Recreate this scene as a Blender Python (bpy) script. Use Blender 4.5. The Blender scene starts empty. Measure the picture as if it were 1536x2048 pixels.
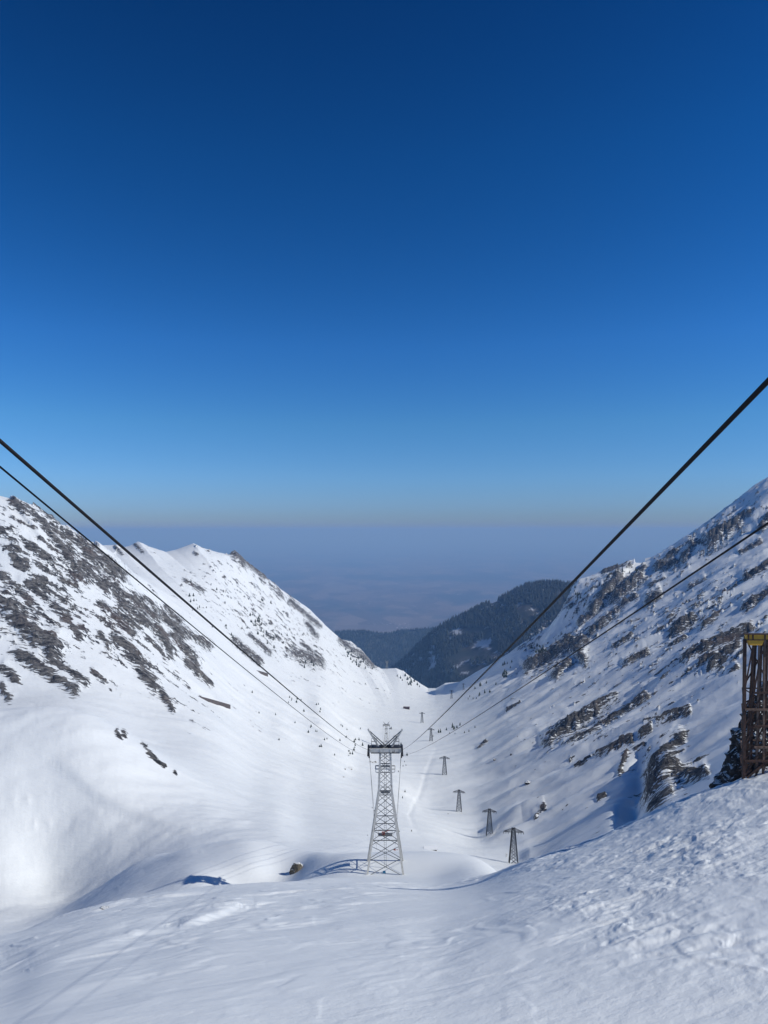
import bpy, bmesh, math, random
import numpy as np
from mathutils import Vector, Matrix

# ------------------------------------------------------------------ basics
SC = bpy.context.scene
C = bpy.context.collection
F, CX, CY = 1479.0, 768.0, 1060.0            # focal length in photo pixels, optical axis column, eye-level row
rnd = random.Random(7)
TOWER_D, TOWER2_D, TOWER3_D = 133.0, 720.0, 1640.0
TS = 0.97
SUN_EL, SUN_AZ_BACK = math.radians(37.6), math.radians(10.5)
SUN = Vector((math.cos(SUN_EL)*math.cos(SUN_AZ_BACK), -math.cos(SUN_EL)*math.sin(SUN_AZ_BACK), math.sin(SUN_EL)))


def P(px, row, d):
    return Vector(((px-CX)/F*d, d, (CY-row)/F*d))


def tag(o, label=None, cat=None, group=None, kind=None):
    if label: o['label'] = label
    if cat: o['category'] = cat
    if group: o['group'] = group
    if kind: o['kind'] = kind
    return o


def empty(name, loc=(0, 0, 0), rz=0.0):
    o = bpy.data.objects.new(name, None)
    o.location = loc
    o.rotation_euler = (0, 0, rz)
    o.empty_display_size = 0.2
    C.objects.link(o)
    return o


def copy_tree(o, parent=None):
    c = o.copy()
    C.objects.link(c)
    if parent is not None:
        c.parent = parent
    for ch in [k for k in bpy.data.objects if k.parent == o]:
        copy_tree(ch, c)
    return c


class MB:
    def __init__(self):
        self.v, self.f = [], []

    def add(self, vs, fs):
        n = len(self.v)
        self.v.extend([tuple(p) for p in vs])
        self.f.extend([tuple(i+n for i in q) for q in fs])

    def bar(self, a, b, w, h=None, up=(0, 0, 1)):
        a, b = Vector(a), Vector(b)
        h = w if h is None else h
        d = (b-a).normalized()
        u = Vector(up)
        if abs(d.dot(u)) > 0.97:
            u = Vector((0, 1, 0))
        s = d.cross(u).normalized()
        t = s.cross(d).normalized()
        vs = []
        for p in (a, b):
            for i, j in ((-1, -1), (1, -1), (1, 1), (-1, 1)):
                vs.append(p + s*(i*w/2) + t*(j*h/2))
        self.add(vs, [(3, 2, 1, 0), (4, 5, 6, 7), (0, 1, 5, 4), (1, 2, 6, 5), (2, 3, 7, 6), (3, 0, 4, 7)])

    def box(self, c, s):
        c = Vector(c)
        vs = [c+Vector((x*s[0]/2, y*s[1]/2, z*s[2]/2)) for z in (-1, 1) for x, y in ((-1, -1), (1, -1), (1, 1), (-1, 1))]
        self.add(vs, [(3, 2, 1, 0), (4, 5, 6, 7), (0, 1, 5, 4), (1, 2, 6, 5), (2, 3, 7, 6), (3, 0, 4, 7)])

    def tube(self, pts, r, n=8):
        pts = [Vector(p) for p in pts]
        rings = []
        for i, p in enumerate(pts):
            d = (pts[min(i+1, len(pts)-1)] - pts[max(i-1, 0)]).normalized()
            u = Vector((0, 0, 1)) if abs(d.z) < 0.95 else Vector((0, 1, 0))
            s = d.cross(u).normalized()
            t = s.cross(d).normalized()
            rr = r[i] if isinstance(r, (list, tuple)) else r
            rings.append([p + s*(rr*math.cos(2*math.pi*k/n)) + t*(rr*math.sin(2*math.pi*k/n)) for k in range(n)])
        vs = [q for ring in rings for q in ring]
        fs = []
        for i in range(len(pts)-1):
            for k in range(n):
                a, b = i*n+k, i*n+(k+1) % n
                fs.append((a, b, b+n, a+n))
        fs.append(tuple(range(n))[::-1])
        fs.append(tuple((len(pts)-1)*n+k for k in range(n)))
        self.add(vs, fs)

    def build(self, name, mat, parent=None, smooth=False):
        me = bpy.data.meshes.new(name)
        me.from_pydata(self.v, [], self.f)
        me.update()
        if smooth:
            me.polygons.foreach_set('use_smooth', [True]*len(me.polygons))
        me.materials.append(mat)
        o = bpy.data.objects.new(name, me)
        C.objects.link(o)
        if parent is not None:
            o.parent = parent
        return o


# ------------------------------------------------------------------ noise
def _hash(ix, iy, seed):
    h = (ix.astype(np.int64)*374761393 + iy.astype(np.int64)*668265263 + seed*1442695041) & 0xFFFFFFFF
    h = ((h ^ (h >> 13)) * 1274126177) & 0xFFFFFFFF
    h = (h ^ (h >> 16)) & 0xFFFFFFFF
    return h


_GR = np.stack([np.cos(np.arange(64)*2*np.pi/64), np.sin(np.arange(64)*2*np.pi/64)], 1).astype(np.float32)


def perlin(x, y, seed=0):
    x0, y0 = np.floor(x), np.floor(y)
    fx, fy = (x-x0).astype(np.float32), (y-y0).astype(np.float32)
    ix, iy = x0.astype(np.int64), y0.astype(np.int64)
    u = fx*fx*fx*(fx*(fx*6-15)+10)
    v = fy*fy*fy*(fy*(fy*6-15)+10)

    def g(i, j):
        q = _GR[_hash(ix+i, iy+j, seed) & 63]
        return q[..., 0]*(fx-i) + q[..., 1]*(fy-j)
    a, b = g(0, 0), g(1, 0)
    c, d = g(0, 1), g(1, 1)
    return ((a+u*(b-a))*(1-v) + (c+u*(d-c))*v)*1.5


def fbm(x, y, octv=4, seed=0, gain=0.5, ridged=False):
    s, a, t = 0.0, 1.0, 0.0
    for i in range(octv):
        n = perlin(x, y, seed+i*17)
        if ridged:
            n = 1-2*np.abs(n)
        s = s+a*n
        t += a
        a *= gain
        x, y = x*2.03+3.1, y*2.03+7.7
    return s/t


def sstep(a, b, x):
    t = np.clip((x-a)/(b-a), 0, 1)
    return t*t*(3-2*t)


def pchip(xk, yk, x):
    xk, yk = np.asarray(xk, float), np.asarray(yk, float)     # yk may be (n,) or (n,m), interpolated along axis 0
    h = np.diff(xk)
    if yk.ndim == 2:
        hh = h[:, None]
    else:
        hh = h
    dl = np.diff(yk, axis=0)/hh
    m = np.zeros_like(yk)
    w1 = 2*hh[1:]+hh[:-1]
    w2 = hh[1:]+2*hh[:-1]
    with np.errstate(divide='ignore', invalid='ignore'):
        mm = (w1+w2)/(w1/dl[:-1]+w2/dl[1:])
    mm = np.where(dl[:-1]*dl[1:] > 0, mm, 0)
    m[1:-1] = mm
    m[0], m[-1] = dl[0], dl[-1]
    i = np.clip(np.searchsorted(xk, x)-1, 0, len(xk)-2)
    hx = h[i]
    t = np.clip((x-xk[i])/hx, 0, 1)
    if yk.ndim == 2:
        t, hx = t[:, None], hx[:, None]
    return (yk[i]*(2*t**3-3*t**2+1) + hx*m[i]*(t**3-2*t**2+t) + yk[i+1]*(-2*t**3+3*t**2) + hx*m[i+1]*(t**3-t**2))


# ------------------------------------------------------------------ materials
def new_mat(name):
    m = bpy.data.materials.new(name)
    m.use_nodes = True
    nt = m.node_tree
    nt.nodes.clear()
    out = nt.nodes.new('ShaderNodeOutputMaterial')
    bs = nt.nodes.new('ShaderNodeBsdfPrincipled')
    nt.links.new(bs.outputs[0], out.inputs[0])
    return m, nt, bs


def N(nt, t, **kw):
    n = nt.nodes.new(t)
    for k, v in kw.items():
        if k.startswith('i_'):
            n.inputs[k[2:].replace('_', ' ')].default_value = v
        else:
            setattr(n, k, v)
    return n


def ramp(nt, fac, stops):
    r = nt.nodes.new('ShaderNodeValToRGB')
    e = r.color_ramp.elements
    while len(e) < len(stops):
        e.new(0.5)
    for q, (p, c) in zip(e, stops):
        q.position = p
        q.color = (*c, 1) if len(c) == 3 else c
    nt.links.new(fac, r.inputs[0])
    return r.outputs[0]


def mixc(nt, fac, a, b):
    m = nt.nodes.new('ShaderNodeMix')
    m.data_type = 'RGBA'
    for s, v in ((0, fac), (6, a), (7, b)):
        if hasattr(v, 'default_value') or hasattr(v, 'links'):
            nt.links.new(v, m.inputs[s])
        else:
            m.inputs[s].default_value = v if s == 0 else (*v, 1)
    return m.outputs[2]


def math_(nt, op, a, b=0.0, clamp=False):
    m = nt.nodes.new('ShaderNodeMath')
    m.operation = op
    m.use_clamp = clamp
    for s, v in ((0, a), (1, b)):
        if hasattr(v, 'links'):
            nt.links.new(v, m.inputs[s])
        else:
            m.inputs[s].default_value = v
    return m.outputs[0]


def noise(nt, vec, scale, detail=4, rough=0.55):
    n = nt.nodes.new('ShaderNodeTexNoise')
    n.inputs['Scale'].default_value = scale
    n.inputs['Detail'].default_value = detail
    n.inputs['Roughness'].default_value = rough
    nt.links.new(vec, n.inputs['Vector'])
    return n.outputs[0]


def mapped(nt, scale=(1, 1, 1), rot=(0, 0, 0), obj=False):
    if obj:
        src = nt.nodes.new('ShaderNodeTexCoord').outputs['Object']
    else:
        src = nt.nodes.new('ShaderNodeNewGeometry').outputs['Position']
    mp = nt.nodes.new('ShaderNodeMapping')
    mp.inputs['Scale'].default_value = scale
    mp.inputs['Rotation'].default_value = rot
    nt.links.new(src, mp.inputs['Vector'])
    return mp.outputs[0]


def mapped2(nt, scale, rotz):
    src = nt.nodes.new('ShaderNodeNewGeometry').outputs['Position']
    m1 = nt.nodes.new('ShaderNodeMapping')
    m1.inputs['Rotation'].default_value = (0, 0, rotz)
    nt.links.new(src, m1.inputs['Vector'])
    m2 = nt.nodes.new('ShaderNodeMapping')
    m2.inputs['Scale'].default_value = scale
    nt.links.new(m1.outputs[0], m2.inputs['Vector'])
    return m2.outputs[0]


SNOW_COL = (0.80, 0.83, 0.82)


def rock_colour(nt, sc=(0.20, 0.45, 0.35), dark=1.0):
    pos = mapped(nt, sc)
    n1 = noise(nt, pos, 1.0, 7, 0.65)
    base = ramp(nt, n1, [(p_, tuple(c_*dark for c_ in q_)) for p_, q_ in [(0.36, (0.03, 0.031, 0.034)), (0.46, (0.11, 0.107, 0.104)), (0.56, (0.22, 0.21, 0.195)), (0.74, (0.34, 0.325, 0.30))]])  # dark crevices and lit faces put into the rock tones, scattered by noise
    n2 = noise(nt, mapped(nt, (0.03, 0.05, 0.04)), 1.0, 3)
    red = ramp(nt, n2, [(0.55, (0, 0, 0)), (0.70, (0.45, 0.45, 0.45))])
    return mixc(nt, red, base, (0.17, 0.105, 0.085))


def terrain_mat(name, near=False, rotz=0.0, st=(0.09, 0.50, 0.32), rc=(0.20, 0.45, 0.35), dark=1.0):
    m, nt, bs = new_mat(name)
    att = N(nt, 'ShaderNodeAttribute', attribute_name='rock')
    a = noise(nt, mapped2(nt, st, rotz), 1.0, 7, 0.62)
    b = noise(nt, mapped2(nt, (0.22, 1.5, 0.9), rotz), 1.0, 4, 0.55)
    gate = math_(nt, 'MULTIPLY', att.outputs['Fac'], 4.0, True)
    s = math_(nt, 'ADD', att.outputs['Fac'], math_(nt, 'MULTIPLY', math_(nt, 'MULTIPLY', math_(nt, 'SUBTRACT', a, 0.5), 2.1), gate))
    s = math_(nt, 'ADD', s, math_(nt, 'MULTIPLY', math_(nt, 'MULTIPLY', math_(nt, 'SUBTRACT', b, 0.5), 0.95), gate))
    fac = ramp(nt, s, [(0.505, (0, 0, 0)), (0.545, (1, 1, 1))])
    dirt = noise(nt, mapped(nt, (0.01, 0.02, 0.02)), 1.0, 5)
    snow = ramp(nt, dirt, [(0.3, (SNOW_COL[0]*0.955, SNOW_COL[1]*0.96, SNOW_COL[2]*0.965)), (0.6, SNOW_COL)])
    col = mixc(nt, fac, snow, rock_colour(nt, rc, dark))
    nt.links.new(col, bs.inputs['Base Color'])
    rr = nt.nodes.new('ShaderNodeMapRange')
    rr.inputs['To Min'].default_value = 0.55
    rr.inputs['To Max'].default_value = 0.85
    nt.links.new(fac, rr.inputs[0])
    nt.links.new(rr.outputs[0], bs.inputs['Roughness'])
    bs.inputs['Specular IOR Level'].default_value = 0.25
    # bump: rock grain, and a fine wind crust close to the viewer
    rb = noise(nt, mapped(nt, tuple(1.3*c_ for c_ in rc)), 1.0, 8, 0.7)
    hr = math_(nt, 'MULTIPLY', math_(nt, 'MULTIPLY', rb, fac), 3.4)
    if near:
        w1 = noise(nt, mapped2(nt, (0.9, 1.7, 1.5), -0.42), 1.0, 7, 0.6)
        w2 = noise(nt, mapped2(nt, (9, 18, 14), -0.42), 1.0, 3, 0.6)
        hs = math_(nt, 'ADD', math_(nt, 'MULTIPLY', math_(nt, 'MULTIPLY', w1, 0.11), ramp(nt, noise(nt, mapped2(nt, (0.05, 0.09, 0.1), -0.42), 1.0, 3), [(0.38, (0.12, 0.12, 0.12)), (0.62, (1, 1, 1))])), math_(nt, 'MULTIPLY', w2, 0.008))
    else:
        w1 = noise(nt, mapped(nt, (0.12, 0.40, 0.3)), 1.0, 7, 0.62)
        hs = math_(nt, 'MULTIPLY', w1, 0.32 if rotz <= 0.0 else 0.5)
    bp = N(nt, 'ShaderNodeBump')
    bp.inputs['Strength'].default_value = 1.0
    bp.inputs['Distance'].default_value = 1.0
    nt.links.new(math_(nt, 'ADD', hr, hs), bp.inputs['Height'])
    nt.links.new(bp.outputs[0], bs.inputs['Normal'])
    return m


def plain_mat(name, c1, c2, rough=0.6, metal=0.0, scale=3.0, stain=None, stain_at=(0.55, 0.7), obj=True):
    m, nt, bs = new_mat(name)
    n1 = noise(nt, mapped(nt, (1, 1, 1), obj=obj), scale, 6, 0.6)
    col = ramp(nt, n1, [(0.35, c1), (0.65, c2)])
    if stain:
        n2 = noise(nt, mapped(nt, (1, 1, 0.45), obj=obj), scale*0.45, 6, 0.7)
        f = ramp(nt, n2, [(stain_at[0], (0, 0, 0)), (stain_at[1], (1, 1, 1))])
        col = mixc(nt, f, col, stain)
    nt.links.new(col, bs.inputs['Base Color'])
    bs.inputs['Roughness'].default_value = rough
    bs.inputs['Metallic'].default_value = metal
    return m


M = {}
M['snow_near'] = terrain_mat('wind_packed_snow', True)
M['snow_far'] = terrain_mat('snow_and_rock')
M['snow_right'] = terrain_mat('snow_and_crags', False, -0.22, (0.11, 0.60, 0.40), (0.42, 0.55, 0.50), 0.72)  # rock tones darkened to carry the shade of this flank
M['snow_left'] = terrain_mat('snow_and_rock_ribs', False, 0.30)
M['tower_paint'] = plain_mat('weathered_grey_paint', (0.50, 0.495, 0.455), (0.68, 0.67, 0.615), 0.55, 0.0, 2.2, (0.06, 0.05, 0.045), (0.60, 0.66))
M['brace'] = plain_mat('dull_brace_steel', (0.13, 0.135, 0.13), (0.24, 0.24, 0.23), 0.5, 0.3, 3.0, (0.09, 0.05, 0.03), (0.6, 0.7))
M['dark_steel'] = plain_mat('dark_steel', (0.018, 0.018, 0.022), (0.045, 0.043, 0.045), 0.6, 0.2, 3.0)
M['pylon'] = plain_mat('dark_pylon_steel', (0.010, 0.010, 0.012), (0.030, 0.030, 0.032), 0.8, 0.0, 1.5, (0.03, 0.018, 0.013), (0.58, 0.7))
M['rope'] = plain_mat('greased_wire_rope', (0.004, 0.004, 0.006), (0.010, 0.010, 0.012), 0.85, 0.0, 20.0)
M['rust'] = plain_mat('rusted_steel', (0.035, 0.018, 0.013), (0.085, 0.042, 0.028), 0.8, 0.1, 4.0, (0.025, 0.015, 0.012), (0.5, 0.65))
M['rust_pale'] = plain_mat('pale_rusted_steel', (0.13, 0.085, 0.06), (0.22, 0.15, 0.11), 0.8, 0.1, 4.0, (0.07, 0.035, 0.02), (0.5, 0.65))
M['yellow'] = plain_mat('worn_yellow_paint', (0.52, 0.27, 0.018), (0.66, 0.36, 0.025), 0.6, 0.0, 3.0, (0.10, 0.05, 0.025), (0.60, 0.68))
M['insulator'] = plain_mat('brown_glass_insulator', (0.03, 0.02, 0.018), (0.06, 0.045, 0.04), 0.3, 0.0, 6.0)
M['fir'] = plain_mat('dark_fir_needles', (0.016, 0.026, 0.016), (0.045, 0.06, 0.034), 0.9, 0.0, 1.2, obj=False)
M['forest'] = plain_mat('forest_needles', (0.003, 0.008, 0.008), (0.026, 0.036, 0.028), 0.95, 0.0, 0.12, obj=False)
M['bark'] = plain_mat('bark', (0.06, 0.045, 0.035), (0.10, 0.08, 0.06), 0.9)
M['hut_wall'] = plain_mat('dark_red_boards', (0.055, 0.028, 0.026), (0.085, 0.045, 0.04), 0.8, 0.0, 1.0)
M['roof_brown'] = plain_mat('brown_roof_metal', (0.075, 0.063, 0.06), (0.11, 0.092, 0.086), 0.7, 0.0, 0.4)
M['snow_cap'] = plain_mat('snow_cap', (0.78, 0.81, 0.85), SNOW_COL, 0.6, 0.0, 1.0)
M['red'] = plain_mat('faded_red_paint', (0.30, 0.07, 0.05), (0.36, 0.12, 0.09), 0.6)
M['blue'] = plain_mat('sky_blue_plastic', (0.05, 0.30, 0.48), (0.08, 0.38, 0.58), 0.5)
M['white'] = plain_mat('white_paint', (0.72, 0.73, 0.72), (0.82, 0.82, 0.80), 0.5)


def stone_mat(name, cols):
    m, nt, bs = new_mat(name)
    n1 = noise(nt, mapped(nt, (1, 1, 1), obj=True), 1.6, 8, 0.68)
    n2 = noise(nt, mapped(nt, (1, 1, 1), obj=True), 6.0, 6, 0.65)
    col = ramp(nt, math_(nt, 'ADD', math_(nt, 'MULTIPLY', n1, 0.65), math_(nt, 'MULTIPLY', n2, 0.35)), [(0.36, cols[0]), (0.5, cols[1]), (0.64, cols[2])])
    # snow lodged on the flatter ledges
    geo = nt.nodes.new('ShaderNodeNewGeometry')
    sp = nt.nodes.new('ShaderNodeSeparateXYZ')
    nt.links.new(geo.outputs['Normal'], sp.inputs[0])
    up = math_(nt, 'ADD', sp.outputs[2], math_(nt, 'MULTIPLY', math_(nt, 'SUBTRACT', n1, 0.5), 0.9))
    f = ramp(nt, up, [(0.58, (0, 0, 0)), (0.64, (1, 1, 1))])
    nt.links.new(mixc(nt, f, col, SNOW_COL), bs.inputs['Base Color'])
    bs.inputs['Roughness'].default_value = 0.85
    bp = N(nt, 'ShaderNodeBump')
    bp.inputs['Distance'].default_value = 0.35
    nt.links.new(n2, bp.inputs['Height'])
    nt.links.new(bp.outputs[0], bs.inputs['Normal'])
    return m


M['boulder'] = stone_mat('ochre_boulder', ((0.05, 0.042, 0.03), (0.17, 0.145, 0.10), (0.27, 0.235, 0.165)))
M['crag'] = stone_mat('dark_crag', ((0.010, 0.009, 0.008), (0.032, 0.027, 0.023), (0.075, 0.06, 0.048)))

# ------------------------------------------------------------------ terrain: height profiles along sight columns
COLS = {
    -1300: [(4, 2750), (10, 2200), (25, 2050), (60, 1980), (110, 1920), (200, 1800), (300, 1420), (400, 1200), (550, 1040), (750, 990), (1000, 1020), (1500, 1150), (2400, 1450)],
    -500: [(4, 2600), (10, 2120), (25, 1990), (60, 1910), (110, 1880), (200, 1830), (230, 1690), (260, 1540), (290, 1440), (330, 1430), (380, 1350), (430, 1220), (500, 1080), (580, 990), (660, 960), (800, 985), (1000, 1020), (1400, 1100), (2400, 1450)],
    0: [(4, 2540), (10, 2080), (20, 1962), (40, 1892), (60, 1873), (90, 1890), (130, 1880), (170, 1862), (200, 1838), (230, 1665), (260, 1505), (290, 1420), (325, 1428), (380, 1408), (430, 1300), (500, 1170), (580, 1040), (630, 996), (700, 1012), (900, 1065), (1200, 1095), (1500, 1170), (2400, 1450)],
    100: [(4, 2530), (10, 2065), (20, 1935), (40, 1870), (60, 1850), (75, 1844), (110, 1868), (150, 1862), (180, 1842), (200, 1828), (212, 1823), (222, 1792), (240, 1650), (265, 1490), (292, 1410), (325, 1420), (385, 1398), (450, 1285), (530, 1150), (600, 1060), (640, 1038), (700, 1052), (900, 1095), (1200, 1105), (1500, 1180), (2400, 1450)],
    200: [(4, 2525), (10, 2058), (20, 1920), (40, 1850), (60, 1826), (80, 1815), (108, 1832), (140, 1818), (165, 1791), (185, 1772), (198, 1768), (210, 1778), (222, 1735), (240, 1635), (265, 1500), (292, 1432), (325, 1443), (390, 1408), (450, 1320), (530, 1205), (600, 1118), (650, 1085), (720, 1094), (900, 1135), (1050, 1102), (1130, 1087), (1250, 1115), (1500, 1190), (2400, 1460)],
    300: [(4, 2520), (10, 2053), (20, 1910), (40, 1838), (60, 1812), (85, 1794), (108, 1810), (128, 1808), (140, 1786), (150, 1755), (163, 1736), (179, 1720), (190, 1738), (204, 1746), (219, 1718), (243, 1625), (268, 1555), (292, 1497), (325, 1502), (385, 1460), (450, 1370), (530, 1275), (620, 1205), (680, 1182), (760, 1182), (900, 1152), (1050, 1115), (1150, 1094), (1270, 1120), (1550, 1210), (2400, 1460)],
    400: [(4, 2516), (10, 2050), (20, 1900), (40, 1825), (60, 1799), (90, 1780), (108, 1788), (122, 1790), (134, 1784), (141, 1745), (151, 1717), (167, 1691), (181, 1713), (206, 1706), (223, 1672), (252, 1612), (290, 1560), (340, 1510), (400, 1455), (470, 1400), (560, 1330), (650, 1285), (760, 1240), (900, 1190), (1050, 1130), (1180, 1092), (1320, 1130), (1600, 1230), (2400, 1460)],
    500: [(4, 2512), (10, 2048), (20, 1892), (40, 1815), (60, 1788), (90, 1769), (108, 1782), (126, 1796), (139, 1784), (146, 1722), (153, 1698), (163, 1673), (178, 1695), (203, 1692), (230, 1662), (270, 1622), (330, 1580), (400, 1530), (480, 1470), (600, 1400), (750, 1330), (900, 1280), (1050, 1220), (1200, 1165), (1300, 1137), (1450, 1170), (1750, 1270), (2400, 1460)],
    560: [(4, 2511), (10, 2047), (20, 1888), (40, 1812), (60, 1784), (90, 1766), (112, 1772), (126, 1783), (139, 1778), (147, 1750), (154, 1714), (163, 1685), (178, 1698), (205, 1694), (235, 1662), (280, 1625), (340, 1590), (440, 1525), (550, 1455), (680, 1398), (850, 1335), (1000, 1283), (1150, 1232), (1320, 1185), (1400, 1180), (1550, 1210), (1850, 1310), (2400, 1465)],
    600: [(4, 2510), (10, 2046), (20, 1886), (40, 1809), (60, 1781), (90, 1764), (112, 1761), (125, 1765), (138, 1759), (146, 1742), (154, 1713), (163, 1693), (180, 1704), (215, 1693), (255, 1664), (320, 1624), (400, 1572), (500, 1508), (620, 1448), (780, 1388), (950, 1338), (1150, 1272), (1350, 1222), (1450, 1208), (1600, 1238), (1880, 1330), (2400, 1468)],
    636: [(4, 2510), (10, 2046), (20, 1885), (40, 1808), (60, 1780), (90, 1763), (108, 1757), (120, 1757), (129, 1760), (134, 1750), (140, 1730), (147, 1706), (154, 1699), (182, 1706), (220, 1692), (260, 1665), (330, 1622), (400, 1580), (500, 1520), (620, 1460), (780, 1400), (950, 1350), (1150, 1290), (1350, 1240), (1470, 1222), (1620, 1250), (1900, 1340), (2400, 1470)],
    700: [(4, 2510), (10, 2046), (20, 1884), (40, 1804), (60, 1776), (90, 1764), (120, 1758), (129, 1752), (134, 1729), (139, 1710), (144, 1706), (165, 1712), (190, 1714), (230, 1692), (300, 1652), (400, 1602), (500, 1555), (600, 1510), (720, 1475), (900, 1420), (1100, 1370), (1350, 1318), (1520, 1284), (1650, 1310), (1900, 1390), (2400, 1490)],
    770: [(4, 2510), (10, 2046), (20, 1884), (40, 1803), (60, 1776), (90, 1765), (120, 1759), (130, 1752), (135, 1727), (140, 1706), (145, 1703), (170, 1711), (200, 1718), (260, 1692), (330, 1652), (420, 1610), (500, 1572), (600, 1532), (720, 1497), (900, 1445), (1100, 1405), (1350, 1366), (1600, 1338), (1750, 1370), (2000, 1450), (2400, 1520)],
    860: [(4, 2510), (10, 2046), (20, 1884), (40, 1802), (60, 1779), (90, 1769), (118, 1761), (128, 1755), (134, 1729), (140, 1706), (145, 1702), (170, 1712), (200, 1724), (300, 1692), (380, 1655), (493, 1615), (590, 1552), (770, 1482), (930, 1447), (1150, 1412), (1400, 1388), (1580, 1378), (1750, 1410), (2000, 1480), (2400, 1540)],
    950: [(4, 2505), (10, 2041), (20, 1872), (40, 1790), (60, 1766), (80, 1756), (110, 1747), (126, 1739), (135, 1723), (145, 1711), (165, 1720), (200, 1738), (280, 1722), (400, 1677), (500, 1606), (600, 1540), (770, 1465), (930, 1425), (1150, 1382), (1350, 1358), (1500, 1347), (1650, 1385), (2000, 1470), (2400, 1540)],
    1040: [(4, 2500), (10, 2036), (20, 1855), (40, 1762), (60, 1731), (70, 1729), (100, 1760), (150, 1772), (220, 1755), (300, 1728), (400, 1652), (500, 1572), (600, 1503), (770, 1420), (930, 1377), (1150, 1335), (1380, 1298), (1500, 1320), (1900, 1440), (2400, 1540)],
    1150: [(4, 2490), (10, 2030), (20, 1835), (40, 1730), (58, 1694), (90, 1725), (140, 1742), (200, 1722), (300, 1675), (400, 1598), (500, 1518), (600, 1450), (770, 1366), (930, 1320), (1150, 1255), (1340, 1176), (1480, 1205), (1900, 1350), (2400, 1500)],
    1250: [(4, 2480), (10, 2025), (20, 1815), (40, 1700), (55, 1655), (90, 1680), (140, 1695), (200, 1675), (300, 1622), (400, 1546), (500, 1466), (600, 1398), (770, 1314), (930, 1264), (1150, 1198), (1340, 1132), (1480, 1160), (1900, 1320), (2400, 1500)],
    1350: [(4, 2470), (10, 2018), (20, 1795), (40, 1660), (53, 1609), (90, 1635), (140, 1640), (200, 1622), (300, 1568), (400, 1493), (500, 1413), (600, 1346), (770, 1261), (930, 1208), (1150, 1142), (1340, 1094), (1480, 1120), (1900, 1280), (2400, 1480)],
    1450: [(4, 2455), (10, 2010), (20, 1775), (40, 1625), (52, 1572), (90, 1590), (140, 1588), (200, 1565), (300, 1512), (400, 1440), (500, 1360), (600, 1293), (770, 1208), (930, 1153), (1150, 1085), (1340, 1024), (1480, 1050), (1900, 1230), (2400, 1460)],
    1536: [(4, 2440), (10, 2003), (20, 1758), (40, 1600), (50, 1545), (57, 1535), (90, 1550), (140, 1540), (200, 1516), (300, 1465), (400, 1394), (500, 1315), (600, 1248), (770, 1163), (930, 1108), (1150, 1038), (1340, 962), (1480, 985), (1900, 1190), (2400, 1450)],
    1900: [(4, 2380), (10, 1970), (20, 1690), (40, 1530), (60, 1470), (90, 1440), (140, 1400), (200, 1345), (300, 1275), (500, 1140), (770, 1010), (1000, 960), (1200, 945), (1350, 960), (1900, 1120), (2400, 1400)],
    2800: [(4, 2250), (10, 1900), (20, 1580), (40, 1390), (80, 1290), (150, 1180), (300, 1030), (500, 940), (800, 940), (1150, 950), (1350, 965), (1900, 1120), (2400, 1350)],
}
D0, D1 = 8.0, 2350.0
LD = np.concatenate([np.arange(math.log(D0), math.log(20), 0.012), np.arange(math.log(20), math.log(112), 0.0027), np.arange(math.log(112), math.log(D1), 0.0055)])
NROW = len(LD)
PXS = np.concatenate([np.arange(-1300, -70, 14.0), np.arange(-70, 1610, 1.42), np.arange(1612, 2800, 14.0)])
keys = sorted(COLS)


def nearmap(d):
    return 32.0*(d/10.0)**0.5 if d <= 90 else d


tab = np.array([pchip([math.log(nearmap(a)) for a, _ in COLS[k]], [b for _, b in COLS[k]], LD) for k in keys])   # (ncol, nrow)
PXU = np.arange(-1500, 3001, 6.0)
TU = pchip(keys, tab, np.clip(PXU, keys[0], keys[-1]))


def blur_px(T, sg):
    n = int(sg*3.5)
    w = np.exp(-0.5*(np.arange(-n, n+1)/sg)**2)
    w /= w.sum()
    pad = np.pad(T, ((n, n), (0, 0)), mode='edge')
    return sum(w[i]*pad[i:i+len(PXU)] for i in range(2*n+1))


far_w = sstep(math.log(165), math.log(215), LD)[None]*sstep(560, 380, PXU)[:, None]
TU = blur_px(TU, 3.2)*(1-far_w)+blur_px(TU, 8.0)*far_w
w = np.exp(-0.5*(np.arange(-9, 10)/2.5)**2)
w /= w.sum()
pad = np.pad(TU, ((0, 0), (9, 9)), mode='edge')
TU = sum(w[i]*pad[:, i:i+NROW] for i in range(19))
ROW = pchip(PXU, TU, PXS)                                     # image row of the bare ground
PXG, LG = np.meshgrid(PXS, LD, indexing='ij')
DG = np.exp(LG)

# fine outline of the ridges: nudge the crest rows to the surveyed skyline, falling off smoothly with distance from the crest
SKY_FAR = [(150, 1120), (195, 1093), (215, 1084), (230, 1087), (245, 1097), (258, 1092), (275, 1084), (296, 1093), (330, 1104), (350, 1100), (385, 1088), (402, 1096), (430, 1104), (455, 1110), (467, 1105), (480, 1115), (500, 1134), (520, 1147), (560, 1180), (600, 1208), (620, 1222), (650, 1252), (680, 1280), (700, 1284), (722, 1302), (745, 1331), (762, 1338), (790, 1337), (806, 1344), (830, 1362), (855, 1377), (872, 1377), (890, 1366), (920, 1364), (950, 1347), (1000, 1322), (1060, 1284), (1100, 1258), (1125, 1222), (1145, 1180), (1160, 1165), (1195, 1154), (1230, 1142), (1270, 1126), (1290, 1128), (1320, 1112), (1352, 1092), (1380, 1072), (1420, 1046), (1470, 1008), (1500, 985), (1536, 960), (1600, 930)]
SKY_NEAR = [(-120, 960), (0, 994), (20, 998), (45, 1010), (65, 1020), (88, 1034), (100, 1040), (115, 1052), (133, 1060), (150, 1072), (165, 1082), (190, 1088), (230, 1118), (262, 1150), (300, 1188)]


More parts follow.
